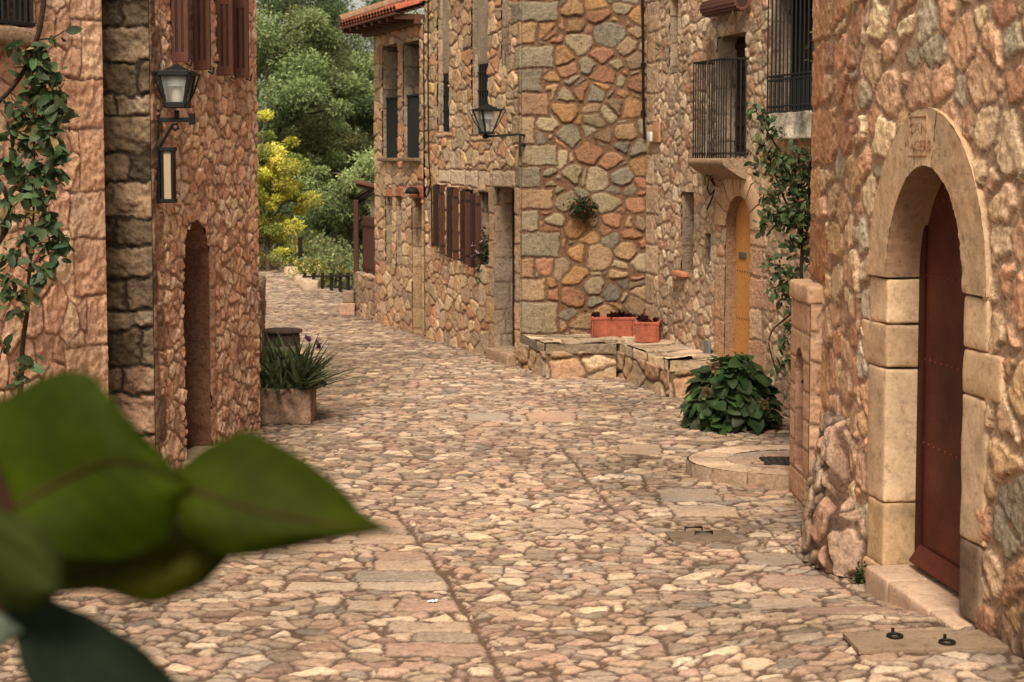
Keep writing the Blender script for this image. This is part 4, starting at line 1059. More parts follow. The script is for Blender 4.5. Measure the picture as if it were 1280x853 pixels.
# pot hanging on the end wall
t = thing('wall_pot', P(729, 262, 19.8), 'small dark pot with a trailing green plant fixed to the big-stone end wall', 'plant pot')
a = Acc(); c_ = P(729, 274, 19.79); a.revolve(c_, [(0, -.01), (.05, 0), (.085, .07), (.10, .13), (.09, .13), (.07, .09), (0, .09)], 20, S(60,62,44)); a.tube([c_+[-.1, .0, .1], c_+[0, .1, .12], c_+[.1, 0, .1]], .006, 6, IRON); a.build('pot', M['clay'], t)
a = Acc(); r_ = np.random.default_rng(8); n_ = 420; b_ = c_+[0, -.01, .14]+r_.normal(0, 1, (n_, 3))*[.075, .06, .05]; d_ = r_.normal(0, 1, (n_, 3))+[0, -.3, .3]
a.leaves(b_, d_, r_.normal(0, 1, (n_, 3)), .05, .03, np.array([S(72,96,44,.6)])*(.4+.9*r_.random((n_, 1)))); a.build('foliage', M['leaf'], t)
a = Acc(); b_ = c_+[0, -.08, .16]+r_.normal(0, 1, (16, 3))*[.08, .02, .04]; a.leaves(b_, r_.normal(0, 1, (16, 3)), r_.normal(0, 1, (16, 3)), .03, .03, np.array([S(190,60,50)])*np.ones((16, 1))); a.build('flower', M['leaf'], t)

# ------------------------------------------------------------------ left houses
WL2 = Wall(-2.433, 15.3, -2.86, 12.7)
WD = Wall(-2.86, 12.7, -3.45, 12.7)
HL2 = thing('stone_house', (-3.6, 14.2, 0), 'reddish rubble stone house on the left with a dark blackened corner and a wall lantern', 'house', HA_G)
hl2 = WL2.rect(229, 262, 275, 572); hl2 = (hl2[0], hl2[1], .03, hl2[3], hl2[3]-.42)
wa = WL2.rect(214, 241, -60, 74); wb = WL2.rect(270, 290, -60, 92); 
wa = (wa[0], wa[1], wa[2], wa[2]+1.25); wb = (wb[0], wb[1], wb[2], wb[2]+1.25)
pl_ = []
for i in range(5): z0_ = .05+i*.36; pl_.append((hl2[0]-.14, hl2[0], z0_, z0_+.36, [S(206,146,112), S(190,136,106)][i % 2]))
for i in range(15): 
    z0_ = -.05+i*.37; l_ = (.10, .22)[i % 2]
    pl_.append((WL2.L-l_, WL2.L+.1, z0_, z0_+.37, [S(150,112,86), S(128,98,76), S(170,126,96)][i % 3]))
a = Acc()
wallsurf(a, WL2, 0, WL2.L, -.05, 6.2, .011, .0125, dict(ST_L2, patches=pl_), holes=[hl2, wa, wb], tint=lambda u, v, p: (1-.12*np.clip((1.2-v)/1.2, 0, 1))[:, None]*np.ones((1, 3)))
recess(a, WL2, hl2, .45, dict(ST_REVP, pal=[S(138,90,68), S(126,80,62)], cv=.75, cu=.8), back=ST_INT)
for w_ in (wa, wb): recess(a, WL2, w_, .2, ST_REVP)
def tD(u, v, p):
    k = np.clip((.75-v)/.5, 0, 1); return 1+k[:, None]*np.array([[.8, .6, .5]])
dk = []; z0_ = -.05; k = 0
while z0_ < 6.2:
    h_ = (.27, .19, .32, .22, .30, .16, .25)[k % 7]; sp = (None, .16, None, .27, .10, None, .22, None, .30)[k % 9]
    cs = [S(132,106,80), S(104,84,62), S(146,116,88), S(92,76,58), S(120,98,74), S(138,114,90), S(106,84,64)] if z0_ > .75 else [S(170,128,98), S(152,116,90)]
    if sp: dk += [(-.1, sp, z0_, z0_+h_, cs[k % len(cs)]), (sp, .9, z0_, z0_+h_, cs[(k+2) % len(cs)])]
    else: dk.append((-.1, .9, z0_, z0_+h_, cs[k % len(cs)]))
    z0_ += h_; k += 1
wallsurf(a, WD, 0, WD.L, -.05, 6.2, .0115, .0115, dict(ST_DK, mode='v', patches=dk, deep=1, joint=.014, round=.018, relief=.035, rough=.018, lump=.02, ridge=.035, warp=.04, chip=.02, mott=1.1, mortar=S(62,50,40)), tint=lambda u, v, p: np.ones((len(u), 1))*(1+.5*np.clip(fbm(u*3, v*3, 5, 3), 0, 1))[:, None])
shell(a, [(-2.433, 15.3), (-7, 16.3), (-7, 12.7), (-3.45, 12.7)], 6.2); cap(a, [(-2.433, 15.3, 6.2), (-7, 16.3, 6.2), (-7, 12.7, 6.2), (-2.86, 12.7, 6.2)])
a.build('wall', M['stone'], HL2)
for (pa, yb) in ((213, 78), (241, 88), (270, 95), (290, 97)):
    a = Acc(); u_, z_ = WL2.hit(pa+2, yb, .01); w_ = .145; h_ = .66
    for s_ in (-1, 1): a.box(WL2.pt(u_, z_+h_, w_/2+.01+s_*(w_/2-.018)), [.019, .018, h_], WL2.ax, S(104,60,42), bev=.004)
    a.box(WL2.pt(u_, z_+h_, w_/2+.01), [.008, w_/2-.03, h_-.02], WL2.ax, S(62,38,30), bev=.002)
    a.box(WL2.pt(u_+.0, z_+h_, w_/2+.01), [.014, .014, h_-.02], WL2.ax, S(104,54,40), bev=.003)
    for z2 in (z_+.04, z_+h_, z_+2*h_-.04): a.box(WL2.pt(u_, z2, w_/2+.01), [.016, w_/2-.03, .04], WL2.ax, S(104,54,40), bev=.004)
    a.tube([WL2.pt(u_-.02, z_-.01, w_*.85), WL2.pt(u_-.05, z_-.03, w_*1.05), WL2.pt(u_-.05, z_+.03, w_*1.15)], .008, 6, IRON)
    a.build('shutter', M['wood'], HL2, smooth=False)
a = Acc(); u_ = (hl2[0]+hl2[1])/2; a.box(WL2.pt(u_, .03, .02), [(hl2[1]-hl2[0])/2+.1, .18, .05], WL2.ax, S(196,160,128), bev=.02, rough=.01, res=.03, mott=.2); a.build('doorstep', M['dressed'], HL2)
# nearest left house
WL1 = Wall(-3.105, 12.2, -3.105-.43*6, 6.2)
HL1 = thing('stone_house', (-5.5, 9.8, 0), 'salmon pink squared stone house at the left edge behind the vine', 'house', HA_G)
a = Acc()
hwl = WL1.rect(-60, 38, -80, 30)
ql_ = []; z0_ = -.05; k = 0
while z0_ < 5.8:
    h_ = (.42, .36, .47, .38)[k % 4]; l_ = (.42, .30, .50, .26, .38)[k % 5]
    ql_.append((-.1, l_, z0_, z0_+h_, [S(230,174,134,1.05), S(222,164,124,1.05), S(234,182,142,1.05)][k % 3])); z0_ += h_; k += 1
st1 = dict(ST_L1, patches=ql_)
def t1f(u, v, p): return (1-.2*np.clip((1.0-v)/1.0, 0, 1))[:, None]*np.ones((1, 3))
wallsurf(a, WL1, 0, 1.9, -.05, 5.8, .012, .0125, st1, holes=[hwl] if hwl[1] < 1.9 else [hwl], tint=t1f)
wallsurf(a, WL1, 1.9, WL1.L, -.05, 5.8, .025, .025, st1, holes=[hwl], tint=t1f)
recess(a, WL1, hwl, .25, ST_REVP)
shell(a, [(-3.105, 12.2), (-3.25, 12.66), (-8, 12.66), (-8, 6.2), (-5.685, 6.2)], 5.8); cap(a, [(-3.105, 12.2, 5.8), (-8, 12.66, 5.8), (-8, 6.2, 5.8), (-5.685, 6.2, 5.8)])
a.build('wall', M['stone'], HL1)
# window balconet at top left
a = Acc(); u0_, u1_ = WL1.hit(40, 20, .16)[0], WL1.hit(-60, 20, .16)[0]; zb_ = WL1.hit(30, 30, .16)[1]
for k in range(14): u_ = u0_+k*(u1_-u0_)/13; a.bar(WL1.pt(u_, zb_, .16), WL1.pt(u_, zb_+1.1, .16), .018)
for k in range(3): a.bar(WL1.pt(u0_, zb_, .05*k+.03), WL1.pt(u0_, zb_+1.1, .05*k+.03), .016)
for z_ in (zb_, zb_+1.1): a.bar(WL1.pt(u0_-.02, z_, .16), WL1.pt(u1_, z_, .16), .028); a.bar(WL1.pt(u0_, z_, .16), WL1.pt(u0_, z_, 0), .028)
a.build('railing', M['iron'], HL1, smooth=False)
a = Acc(); a.box(WL1.pt((u0_+u1_)/2, zb_-.09, .08), [(u1_-u0_)/2+.04, .12, .06], WL1.ax, S(150,118,92), bev=.03, rough=.015, res=.03, mott=.4); a.build('window_sill', M['stone'], HL1)

# ------------------------------------------------------------------ lanterns
def lantern(t, c, a_, b_, h, rot, bars, dome=True):
    R = np.array([[math.cos(rot), math.sin(rot), 0], [-math.sin(rot), math.cos(rot), 0], [0, 0, 1.]]); c = np.array(c, float)
    cor = [(-1, -1), (1, -1), (1, 1), (-1, 1)]
    tp = [c+R[0]*x*a_+R[1]*y*a_+[0, 0, h/2] for x, y in cor]; bt = [c+R[0]*x*b_+R[1]*y*b_-[0, 0, h/2] for x, y in cor]
    a = Acc()
    for i in range(4):
        a.bar(tp[i], bt[i], bars); a.bar(tp[i], tp[(i+1) % 4], bars*1.5); a.bar(bt[i], bt[(i+1) % 4], bars*1.7)
        a.tube([tp[i]+(tp[i]-c)*[.28, .28, 0], tp[i]*.45+bt[i]*.55+(tp[i]-c)*[.18, .18, 0], bt[i]*.9+tp[i]*.1], bars*.3, 6, IRON)
        a.tube([tp[i], tp[i]+(tp[i]-c)*[.28, .28, 0]], bars*.3, 6, IRON)
    a.box(c-[0, 0, h/2+.005], [b_, b_, .006], R, IRON)
    a.build('frame', M['iron'], t, smooth=False)
    a = Acc(); a.revolve(c+[0, 0, h/2+.005], [(a_*1.12, 0), (a_*.95, .02), (a_*.5, .045), (.03, .06), (.02, .07), (0, .072)], 4 if not dome else 16, IRON)
    a.build('cap', M['iron'], t)
    a = Acc()
    for i in range(4):
        a.grid(np.array([[tp[i], tp[(i+1) % 4]], [bt[i], bt[(i+1) % 4]]])*.985+c*.015, (.8, .8, .8))
    a.build('glass_pane', M['glass'], t, smooth=False)
    a = Acc(); a.revolve(c+[0, 0, h*.10], [(a_*.62, .0), (a_*.66, h*.3), (a_*.3, h*.33), (0, h*.33)], 16, S(235,235,235)); a.revolve(c+[0, 0, -h*.42], [(b_*.55, 0), (b_*.62, h*.5), (0, h*.5)], 14, S(190,176,160))
    a.build('bulb', M['plain'], t)
LG = 'iron lanterns on the house walls'
Yl = 12.84
c_ = P(221, 112, Yl); t = thing('wall_lantern', P(196, 205, Yl), 'black square lantern on an iron bracket at the blackened corner of the left house', 'wall lantern', LG)
lantern(t, c_, .120, .075, .25, .0, .027)
a = Acc(); wl_ = P(197, 150, Yl); pr_ = [P(197, 150, Yl), P(244, 150, Yl)]
a.bar(pr_[0], pr_[1], .035); a.bar(P(196, 147, Yl), P(196, 207, Yl), .035); a.bar(P(221, 150, Yl), P(221, 138, Yl), .035); a.box(P(240, 149, Yl), [.022, .025, .045], None, IRON)
a.tube([P(x, y, Yl) for x, y in ((198,188),(203,178),(210,166),(216,156),(221,155),(223,160),(219,163),(216,160))], .012, 8, IRON)
a.tube([P(x, y, Yl) for x, y in ((190,132),(197,136),(200,150))], .006, 6, IRON)
a.build('bracket', M['iron'], t, smooth=False)
t = thing('light_box', P(210, 250, Yl), 'narrow upright black-framed box with a cream panel below the left lantern', 'sign')
a = Acc(); p0, p1 = P(202, 188, Yl), P(219, 250, Yl); cx = (p0+p1)/2; hx = abs(p1[0]-p0[0])/2; hz_ = abs(p0[2]-p1[2])/2
for s_ in (-1, 1): a.box(cx+[s_*(hx-.011), 0, 0], [.011, .05, hz_], None, IRON, bev=.003); a.box(cx+[0, 0, s_*(hz_+.008)], [hx+.008, .055, .016], None, IRON, bev=.004)
a.box(cx+[-hx-.03, 0, 0], [.02, .04, hz_+.03], None, IRON, bev=.004)
a.build('frame', M['iron'], t, smooth=False)
a = Acc(); a.box(cx, [hx-.018, .035, hz_-.006], None, S(190,162,122), bev=.003); a.build('panel', M['plain'], t, smooth=False)
Yr = 19.72
t = thing('wall_lantern', P(649, 195, Yr), 'black tapered glass lantern on a long arm at the corner of the big-stone end wall', 'wall lantern', LG)
lantern(t, P(609, 152, Yr), .132, .048, .28, .5, .02)
a = Acc(); a.bar(P(606, 171, Yr), P(650, 168, Yr), .03); a.bar(P(650, 167, Yr), P(650, 196, Yr), .028); a.tube([P(650, 182, Yr), [.16, 19.9, P(650, 182, Yr)[2]]], .014, 8, IRON); a.tube([P(650, 169, Yr), [.16, 19.9, P(650, 169, Yr)[2]]], .014, 8, IRON)
a.revolve(P(607, 171, Yr), [(.0, -.03), (.035, -.02), (.04, .01), (.02, .03)], 12, IRON)
a.build('bracket', M['iron'], t, smooth=False)

# ------------------------------------------------------------------ planters on the left
t = thing('stone_planter', (-2.28, 15.75, 0), 'square weathered stone planter full of sword-leaved irises at the corner of the left house', 'planter')
a = Acc(); pcx = -2.24; col_ = S(152,118,94)
for (c_, h_) in (((pcx, 15.60, .18), (.265, .04, .18)), ((pcx, 16.02, .18), (.265, .04, .18)), ((pcx-.225, 15.81, .179), (.04, .17, .178)), ((pcx+.225, 15.81, .179), (.04, .17, .178))):
    a.box(c_, h_, None, col_, bev=.02, rough=.012, res=.02, fr=7, mott=.8)
a.build('trough', M['stone'], t)
a = Acc(); a.box((pcx, 15.81, .14), (.20, .18, .14), None, S(60,44,34), bev=.02, rough=.02, res=.04); a.build('soil', M['earth'], t)
a = Acc(); r_ = np.random.default_rng(5); n_ = 300
b_ = np.array([pcx, 15.8, .28])+r_.uniform(-1, 1, (n_, 3))*[.2, .17, 0]; az = r_.uniform(0, 2*math.pi, n_); az[:90] = r_.normal(-.1, .5, 90); el = r_.uniform(.45, 1.5, n_)
d_ = np.stack([np.cos(az)*np.cos(el), np.sin(az)*np.cos(el), np.sin(el)], -1)
a.leaves(b_, d_, np.tile([0, 0, 1.], (n_, 1))+r_.normal(0, .2, (n_, 3)), r_.uniform(.32, .70, n_), r_.uniform(.022, .048, n_), np.array([S(116,132,80,.8)])*(.35+.9*r_.random((n_, 1))), prof=((0, .7), (.25, 1), (.5, .9), (.75, .6), (1, 0)), fold=.15, curl=.28)
a.build('foliage', M['leaf'], t)
for (px, py) in ((385, 424), (405, 480), (398, 432), (350, 448)):
    a = Acc(); c_ = P(px, py, 15.75); n_ = 26; a.leaves(np.repeat(c_[None], n_, 0)+r_.normal(0, .008, (n_, 3)), r_.normal(0, 1, (n_, 3)), r_.normal(0, 1, (n_, 3)), .035, .03, np.array([S(92,70,120, .6) if px != 385 else S(120,84,130)])*(.6+.8*r_.random((n_, 1))))
    a.build('flower', M['leaf'], t)
t = thing('wooden_tub', (-2.6, 18.0, 0), 'dark wooden tub with a metal band standing behind the iris planter', 'tub')
c_ = P(351, 415, 18.0); zt_ = c_[2]; a = Acc()
a.revolve([c_[0], 18.1, 0], [(.17, 0), (.195, zt_*.4), (.205, zt_*.7), (.20, zt_-.01), (.17, zt_-.01), (.165, zt_*.8)], 26, S(84,62,50)); a.build('staves', M['wood'], t)
for z_ in (zt_*.72, zt_*.3):
    a = Acc(); a.revolve([c_[0], 18.1, z_], [(.208, -.025), (.212, -.02), (.212, .02), (.208, .025)], 26, S(150,130,116)); a.build('band', M['iron'], t)
a = Acc(); a.revolve([c_[0], 18.1, zt_], [(.225, -.012), (.23, .0), (.225, .016), (0, .018)], 26, S(100,78,66)); a.build('lid', M['wood'], t)
# ------------------------------------------------------------------ plants
OVAL = ((0, .15), (.2, .8), (.5, 1), (.8, .7), (1, 0))
ROUND = ((0, .3), (.15, .85), (.45, 1.05), (.75, .9), (.93, .45), (1, .05))
t = thing('leafy_plant', (2.15, 15.3, 0), 'big clump of round glossy dark green leaves at the end of the long stone bench', 'plant')
r_ = np.random.default_rng(12); a = Acc()
c_ = np.array([2.12, 15.45, .0]); n_ = 520
v = r_.normal(0, 1, (n_, 3)); v[:, 2] = np.abs(v[:, 2]); v /= np.linalg.norm(v, axis=1, keepdims=True)
rad = r_.uniform(.55, 1.0, n_)**.6
b_ = c_+v*rad[:, None]*[.40, .38, .55]+[0, 0, .05]
b_ += r_.normal(0, .03, b_.shape); b_[:, 2] = np.maximum(b_[:, 2], .04); b_[:, 2] += .16*np.exp(-((b_[:, 0]-2.2)/.15)**2)*v[:, 2]
d_ = v*[1, 1, .25]+r_.normal(0, .42, (n_, 3))+[0, -.15, -.22]
up_ = v+[0, -.35, .9]+r_.normal(0, .45, (n_, 3))
col_ = np.array([S(72,102,48,.75)])*(.45+.75*r_.random((n_, 1)))*np.where(r_.random((n_, 1)) < .09, 1.9, 1.)*(1+r_.normal(0, .08, (n_, 3)))
a.leaves(b_, d_, up_, (sz_ := r_.uniform(.07, .185, n_)), sz_*r_.uniform(.6, .95, n_), col_, prof=ROUND, fold=.28, curl=.5)
a.build('leaf', M['leafbig'], t).name = 'foliage'
a = Acc()
for k in range(46):
    q = b_[r_.integers(n_)]; a.tube([c_+r_.normal(0, .06, 3)*[1, 1, 0], (c_+q)/2+[0, 0, .07], q], [.010, .008, .005], 5, S(110,70,50))
a.build('stem', M['bark'], t)
for (px, py) in ((893, 458), (882, 490), (955, 505)):
    a = Acc(); q = P(px, py, 15.02); n_ = 40; a.leaves(q+r_.normal(0, .02, (n_, 3)), r_.normal(0, 1, (n_, 3)), r_.normal(0, 1, (n_, 3)), .045, .035, np.array([S(150,120,84)])*(.6+.7*r_.random((n_, 1))))
    a.build('flower', M['leaf'], t)

def vine(pts_stem, clumps, Ydef, n_per, L, colr, t, seed, flat=.6, lprof=OVAL, bright=1.0, thick=.012):
    r_ = np.random.default_rng(seed); a = Acc()
    for st in pts_stem:
        q = np.array([P(x, y, (Y if Y else Ydef)) for (x, y, Y, w) in st]); 
        # smooth
        tt = np.linspace(0, len(q)-1, len(q)*4); qq = np.stack([np.interp(tt, range(len(q)), q[:, k]) for k in range(3)], -1); qq[1:-1] = (qq[:-2]+qq[1:-1]*2+qq[2:])/4
        w = np.interp(tt, range(len(q)), [s_[3] for s_ in st]); a.tube(qq, w, 7, S(72,54,42))
    B = []; 
    for (px, py, rp, f) in clumps:
        c_ = P(px, py, Ydef); R_ = rp*Ydef/FPX; n_ = int(n_per*f*(rp/20)**2)
        v = r_.normal(0, .5, (n_, 3)); b_ = c_+v*R_*[1, flat, 1]; B.append(b_)
        for k in range(3):
            e = b_[r_.integers(n_)]; a.tube([c_, (c_+e)/2+r_.normal(0, .01, 3), e], [.005, .004, .002], 5, S(80,64,46))
    a.build('stem', M['bark'], t)
    b_ = np.concatenate(B); n_ = len(b_); a = Acc()
    d_ = r_.normal(0, 1, (n_, 3))+[0, -.1, -.45]; up_ = r_.normal(0, .6, (n_, 3))+[0, -.5, .8]
    c_ = np.where(r_.random((n_, 1)) < .06, np.array([S(170,140,70)]), np.array([colr]))*(.4+.9*r_.random((n_, 1)))*(1+r_.normal(0, .08, (n_, 3)))*bright
    a.leaves(b_, d_, up_, (l_ := L*r_.uniform(.4, 1.45, n_)), l_*r_.uniform(.42, .68, n_), c_, prof=lprof, fold=.2, curl=.3)
    a.build('foliage', M['leafbig'], t)
t = thing('climbing_plant', (2.75, 14.6, 0), 'leafy green climber with thin stems growing up between the yellow door and the near house', 'climbing plant')
vine([[(1012,470,13.6,.02),(1006,380,13.9,.018),(1001,340,14,.016),(1004,290,14,.014),(990,240,14,.012),(975,190,14,.009),(950,150,14,.006)],
      [(1001,340,14,.014),(1010,280,14,.011),(1012,220,14,.01),(1016,150,14,.008),(1018,60,14,.006)],
      [(1004,300,14,.012),(985,260,14,.01),(965,210,14,.008),(955,180,14,.006)],
      [(1006,380,13.9,.012),(992,390,14,.01),(965,412,14,.008),(960,430,14,.006),(972,470,14,.006)]],
     [(945,135,9,.8),(958,150,13,1),(968,168,13,1),(952,183,12,1),(970,195,16,1.2),(985,205,16,1.2),(958,205,13,1.1),(1005,190,15,1),(1012,215,14,1.2),(1000,230,18,1.3),(978,225,16,1.2),(966,245,13,1),(968,268,15,1.3),(955,278,11,1.2),(985,272,18,1.4),(1003,270,17,1.4),(1010,300,13,1.3),(990,305,14,1.2),(972,330,13,1),(985,345,16,1.1),(970,360,12,1),(990,378,15,1.2),(985,410,11,.9),(980,430,10,.8),(1008,250,16,1.3),(1012,330,9,1.1),(1015,45,6,.5),(1016,75,6,.5),(975,460,10,.8),(985,450,9,.8)],
     14.0, 80, .066, S(98,124,70,.75), t, 31, flat=.9)
t = thing('vine', (-3.4, 11.0, 0), 'vine with a thick bare branch and drooping leaves before the salmon pink house', 'climbing plant')
vine([[(56,-60,10.5,.020),(55,0,10.5,.018),(50,35,10.5,.018),(42,62,10.5,.017),(32,86,10.5,.016),(14,112,10.5,.016),(-15,140,10.5,.017),(-60,170,10.5,.02)],
      [(46,50,10.5,.006),(66,48,10.5,.005),(88,34,10.5,.003)],
      [(38,75,10.5,.007),(40,110,10.5,.006),(42,160,10.5,.006),(44,230,10.6,.006),(40,300,10.6,.008),(36,350,10.6,.013),(34,390,10.7,.016),(28,430,10.7,.017),(26,480,10.7,.02),(20,560,10.6,.02)],
      [(-20,200,10.5,.014),(5,235,10.5,.016),(14,262,10.5,.018),(8,290,10.5,.016),(-20,330,10.5,.02)],
      [(44,130,10.5,.005),(60,180,10.5,.004),(70,230,10.5,.003)]],
     [(20,62,12,.7),(36,58,11,.8),(52,62,10,.7),(66,48,8,.6),(86,42,7,.5),(30,80,12,.9),(50,80,14,1),(62,92,13,1.1),(46,104,17,1.3),(68,118,14,1.3),(54,132,19,1.5),(76,146,13,1.2),(20,128,12,.9),(34,150,18,1.3),(58,165,17,1.3),(14,170,14,1),(36,185,15,1.2),(70,190,12,1.1),(44,210,15,1.3),(60,225,13,1.2),(74,215,9,1.2),(12,205,14,1.1),(30,235,16,1.3),(54,250,14,1.2),(10,265,14,1),(60,280,15,1.4),(76,300,12,1.2),(66,320,12,1.2),(40,300,14,1.2),(52,340,14,1.1),(16,320,15,1),(10,350,12,.8),(22,370,12,.9),(14,390,9,.7),(36,365,9,.8),(32,455,10,.8),(24,470,10,.9),(6,430,8,.7)],
     10.45, 48, .088, S(88,114,66,.75), t, 32, flat=.5)
# weeds at the foot of the walls
for i, (px, py, s_, lab) in enumerate(((1018, 638, .06, 'small green weed at the foot of the rough footing stones'), (1070, 728, .05, 'tuft of weed beside the left jamb of the red door arch'))):
    g_ = G(px, py-6, .05); t = Acc(); r_ = np.random.default_rng(i); n_ = 90
    b_ = np.array([g_[0], g_[1]-.05, .02])+np.abs(r_.normal(0, 1, (n_, 3)))*[s_*.5, s_*.4, s_]
    t.leaves(b_, r_.normal(0, 1, (n_, 3))+[0, -.2, .3], r_.normal(0, 1, (n_, 3)), .035, .022, np.array([S(86,112,50,.6)])*(.5+.8*r_.random((n_, 1))))
    o = t.build('weed', M['leaf']); tag(o, lab, 'weed')

# ------------------------------------------------------------------ trees
def tree(name, x, y, h, rx, rz, cz, n_cl, n_lf, leaf, cols, label, seed, gap=.35, trunk=.16, group='trees beyond the end of the street', cl=.34, lw=.5):
    n_lf = int(n_lf*1.55); leaf = leaf*.78; n_cl = int(n_cl*.85)
    r_ = np.random.default_rng(seed); zb = float(hill(np.array([x]), np.array([y]))[0])-.2
    t = thing(name, (x, y, zb), label, 'tree', group)
    c_ = np.array([x, y, cz]); a = Acc()
    top = cz+rz*.7; m = 7
    q = np.array([[x+.25*math.sin(k*1.3+seed)*k/m, y+.2*math.cos(k+seed)*k/m, zb+(top-zb)*k/(m-1)] for k in range(m)])
    a.tube(q, np.linspace(trunk, trunk*.2, m), 9, S(96,80,64))
    v = r_.normal(0, 1, (n_cl, 3)); v /= np.linalg.norm(v, axis=1, keepdims=True)
    rr = r_.uniform(gap, 1, n_cl)**.5
    lum = 1+.20*np.sin(v[:, 0]*5+seed)+.20*np.sin(v[:, 2]*6+seed*2)+r_.normal(0, .10, n_cl)
    cc = c_+v*(rr*lum)[:, None]*[rx, rx, rz]
    for k in range(min(n_cl, 26)):
        zc = max(zb+1, min(top-.3, cc[k, 2]-rz*.3)); s0 = np.array([np.interp(zc, q[:, 2], q[:, 0]), np.interp(zc, q[:, 2], q[:, 1]), zc])
        a.tube([s0, (s0+cc[k])/2+[0, 0, .2], cc[k]], [trunk*.35, trunk*.2, .015], 6, S(90,76,60))
    a.build('trunk', M['bark'], t)
    a = Acc(); w = r_.uniform(.6, 1.4, n_cl); nl = (n_lf*w/w.sum()).astype(int)
    idx = np.repeat(np.arange(n_cl), nl); n_ = len(idx)
    R_ = (rx*cl*r_.uniform(.45, 1.25, n_cl))[idx]; cb = r_.uniform(.62, 1.28, n_cl)[idx]
    g = r_.normal(0, 1, (n_, 3)); g /= np.linalg.norm(g, axis=1, keepdims=True); g *= (r_.random((n_, 1))**.45)
    b_ = cc[idx]+g*R_[:, None]*[1, 1, .62]
    d_ = g+r_.normal(0, .5, (n_, 3)); up_ = np.tile([0, 0, 1.], (n_, 1))+r_.normal(0, .6, (n_, 3))
    pal = np.array(cols); ck = pal[r_.integers(len(pal), size=n_cl)][idx]
    depth = np.clip(.86+.34*g[:, 2]+.15*((b_[:, 2]-cz)/rz), .55, 1.2)  # shading painted into leaf colour: lighter on top, darker underneath clump and crown
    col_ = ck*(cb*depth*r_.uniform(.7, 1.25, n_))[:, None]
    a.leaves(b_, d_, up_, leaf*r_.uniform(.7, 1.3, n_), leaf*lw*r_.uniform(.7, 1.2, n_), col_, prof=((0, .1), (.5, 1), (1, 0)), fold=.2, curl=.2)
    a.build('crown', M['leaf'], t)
KG = 1.5
GR = [S(128,144,82,KG), S(116,132,74,KG), S(138,150,88,KG), S(104,122,70,KG)]
DG = [S(96,114,70,KG), S(86,104,64,KG), S(108,122,76,KG)]
OG = [S(132,132,76,KG), S(120,120,72,KG), S(108,114,68,KG)]
YG = [S(206,196,16,1.25), S(196,190,22,1.25), S(160,168,56,1.4), S(216,200,60,1.15), S(196,186,30,1.3), S(140,154,56,1.5)]
tree('yellow_tree', -5.6, 36.8, 4, .98, 1.85, 1.85, 90, 17000, .095, YG, 'bright yellow-green tree just past the left house', 3, gap=.1, trunk=.07, cl=.27)
tree('leafy_tree', -7.3, 49, 7, 2.3, 2.2, 4.6, 70, 20000, .17, GR, 'rounded mid-green tree rising behind the yellow tree', 4)
tree('leafy_tree', -5.0, 52, 7, 2.2, 2.6, 3.4, 70, 19000, .17, OG+GR[:1], 'olive green tree beside the tower, above the black fence', 5)
tree('leafy_tree', -4.2, 43, 4, 1.5, 1.5, 1.3, 55, 14000, .13, GR, 'fresh green low tree between the yellow tree and the wooden gate', 6)
tree('leafy_tree', -9.8, 46, 6, 2.3, 2.2, 2.7, 60, 12000, .17, DG+GR[:1], 'darker green tree partly hidden by the lantern house', 7)
tree('leafy_tree', -2.2, 45, 6, 1.9, 2.2, 1.8, 55, 12000, .15, DG+OG[:1], 'dark green tree behind the stone canopy and gate', 8)
tree('leafy_tree', -6.9, 41.5, 3, 1.0, 1.2, .6, 40, 7000, .12, DG, 'small dark bush-like tree at the end of the path', 9, trunk=.06)
tree('leafy_tree', -7.0, 60, 9, 3.0, 3.2, 2.2, 60, 15000, .2, DG, 'deep green tree filling the gap behind the yellow tree', 10)
tree('leafy_tree', -1.0, 56, 9, 3.0, 3.4, 3.0, 50, 11000, .2, GR+DG, 'broad green tree behind the tower roof', 11)
tree('pine_tree', -9.0, 64, 12, 3.2, 2.6, 7.8, 60, 17000, .22, DG+OG[1:], 'tall dark pine with its crown at the top of the view', 12, lw=.35, cl=.3, gap=.2)
tree('pine_tree', -5.2, 70, 12, 3.4, 3.2, 7.2, 60, 16000, .24, OG+DG, 'sparse olive pine left of the tiled eave with sky showing through', 13, lw=.35, cl=.26, gap=.2)
tree('pine_tree', -13.5, 66, 12, 3.6, 3.4, 6.6, 50, 12000, .2, DG, 'pine standing behind the lantern house', 14, lw=.25)
tree('pine_tree', -1.5, 74, 12, 3.6, 3.4, 7.0, 45, 10000, .2, OG+DG, 'pine behind the tower', 15, lw=.25)
tree('pine_tree', -8.5, 82, 13, 4.6, 3.2, 5.4, 60, 14000, .24, DG+OG[1:2], 'distant dark pine low in the gap between the crowns', 16, lw=.3)
tree('leafy_tree', -14.5, 52, 8, 3.0, 3.0, 2.8, 45, 9000, .22, GR+DG, 'green tree hidden behind the left house', 17)
tree('leafy_tree', 3.0, 62, 9, 3.6, 3.6, 3.2, 45, 8000, .25, GR+DG, 'green tree far behind the middle house', 18)
# distant wood closing the view
a = Acc(); r_ = np.random.default_rng(40); n_ = 42000
b_ = np.stack([r_.uniform(-40, 16, n_), r_.uniform(76, 96, n_), np.zeros(n_)], -1); b_[:, 2] = hill(b_[:, 0], b_[:, 1])+r_.random(n_)**.8*(4.8+2.2*fbm(b_[:, 0]*.2, b_[:, 1]*.2, 6, 3))
a.leaves(b_, r_.normal(0, 1, (n_, 3)), r_.normal(0, 1, (n_, 3))+[0, 0, .8], .5, .3, np.array(DG)[r_.integers(3, size=n_)]*r_.uniform(.5, 1.2, (n_, 1)))
o = a.build('distant_wood', M['leaf']); o['kind'] = 'stuff'; o['label'] = 'dark green wood closing the view behind the trees'
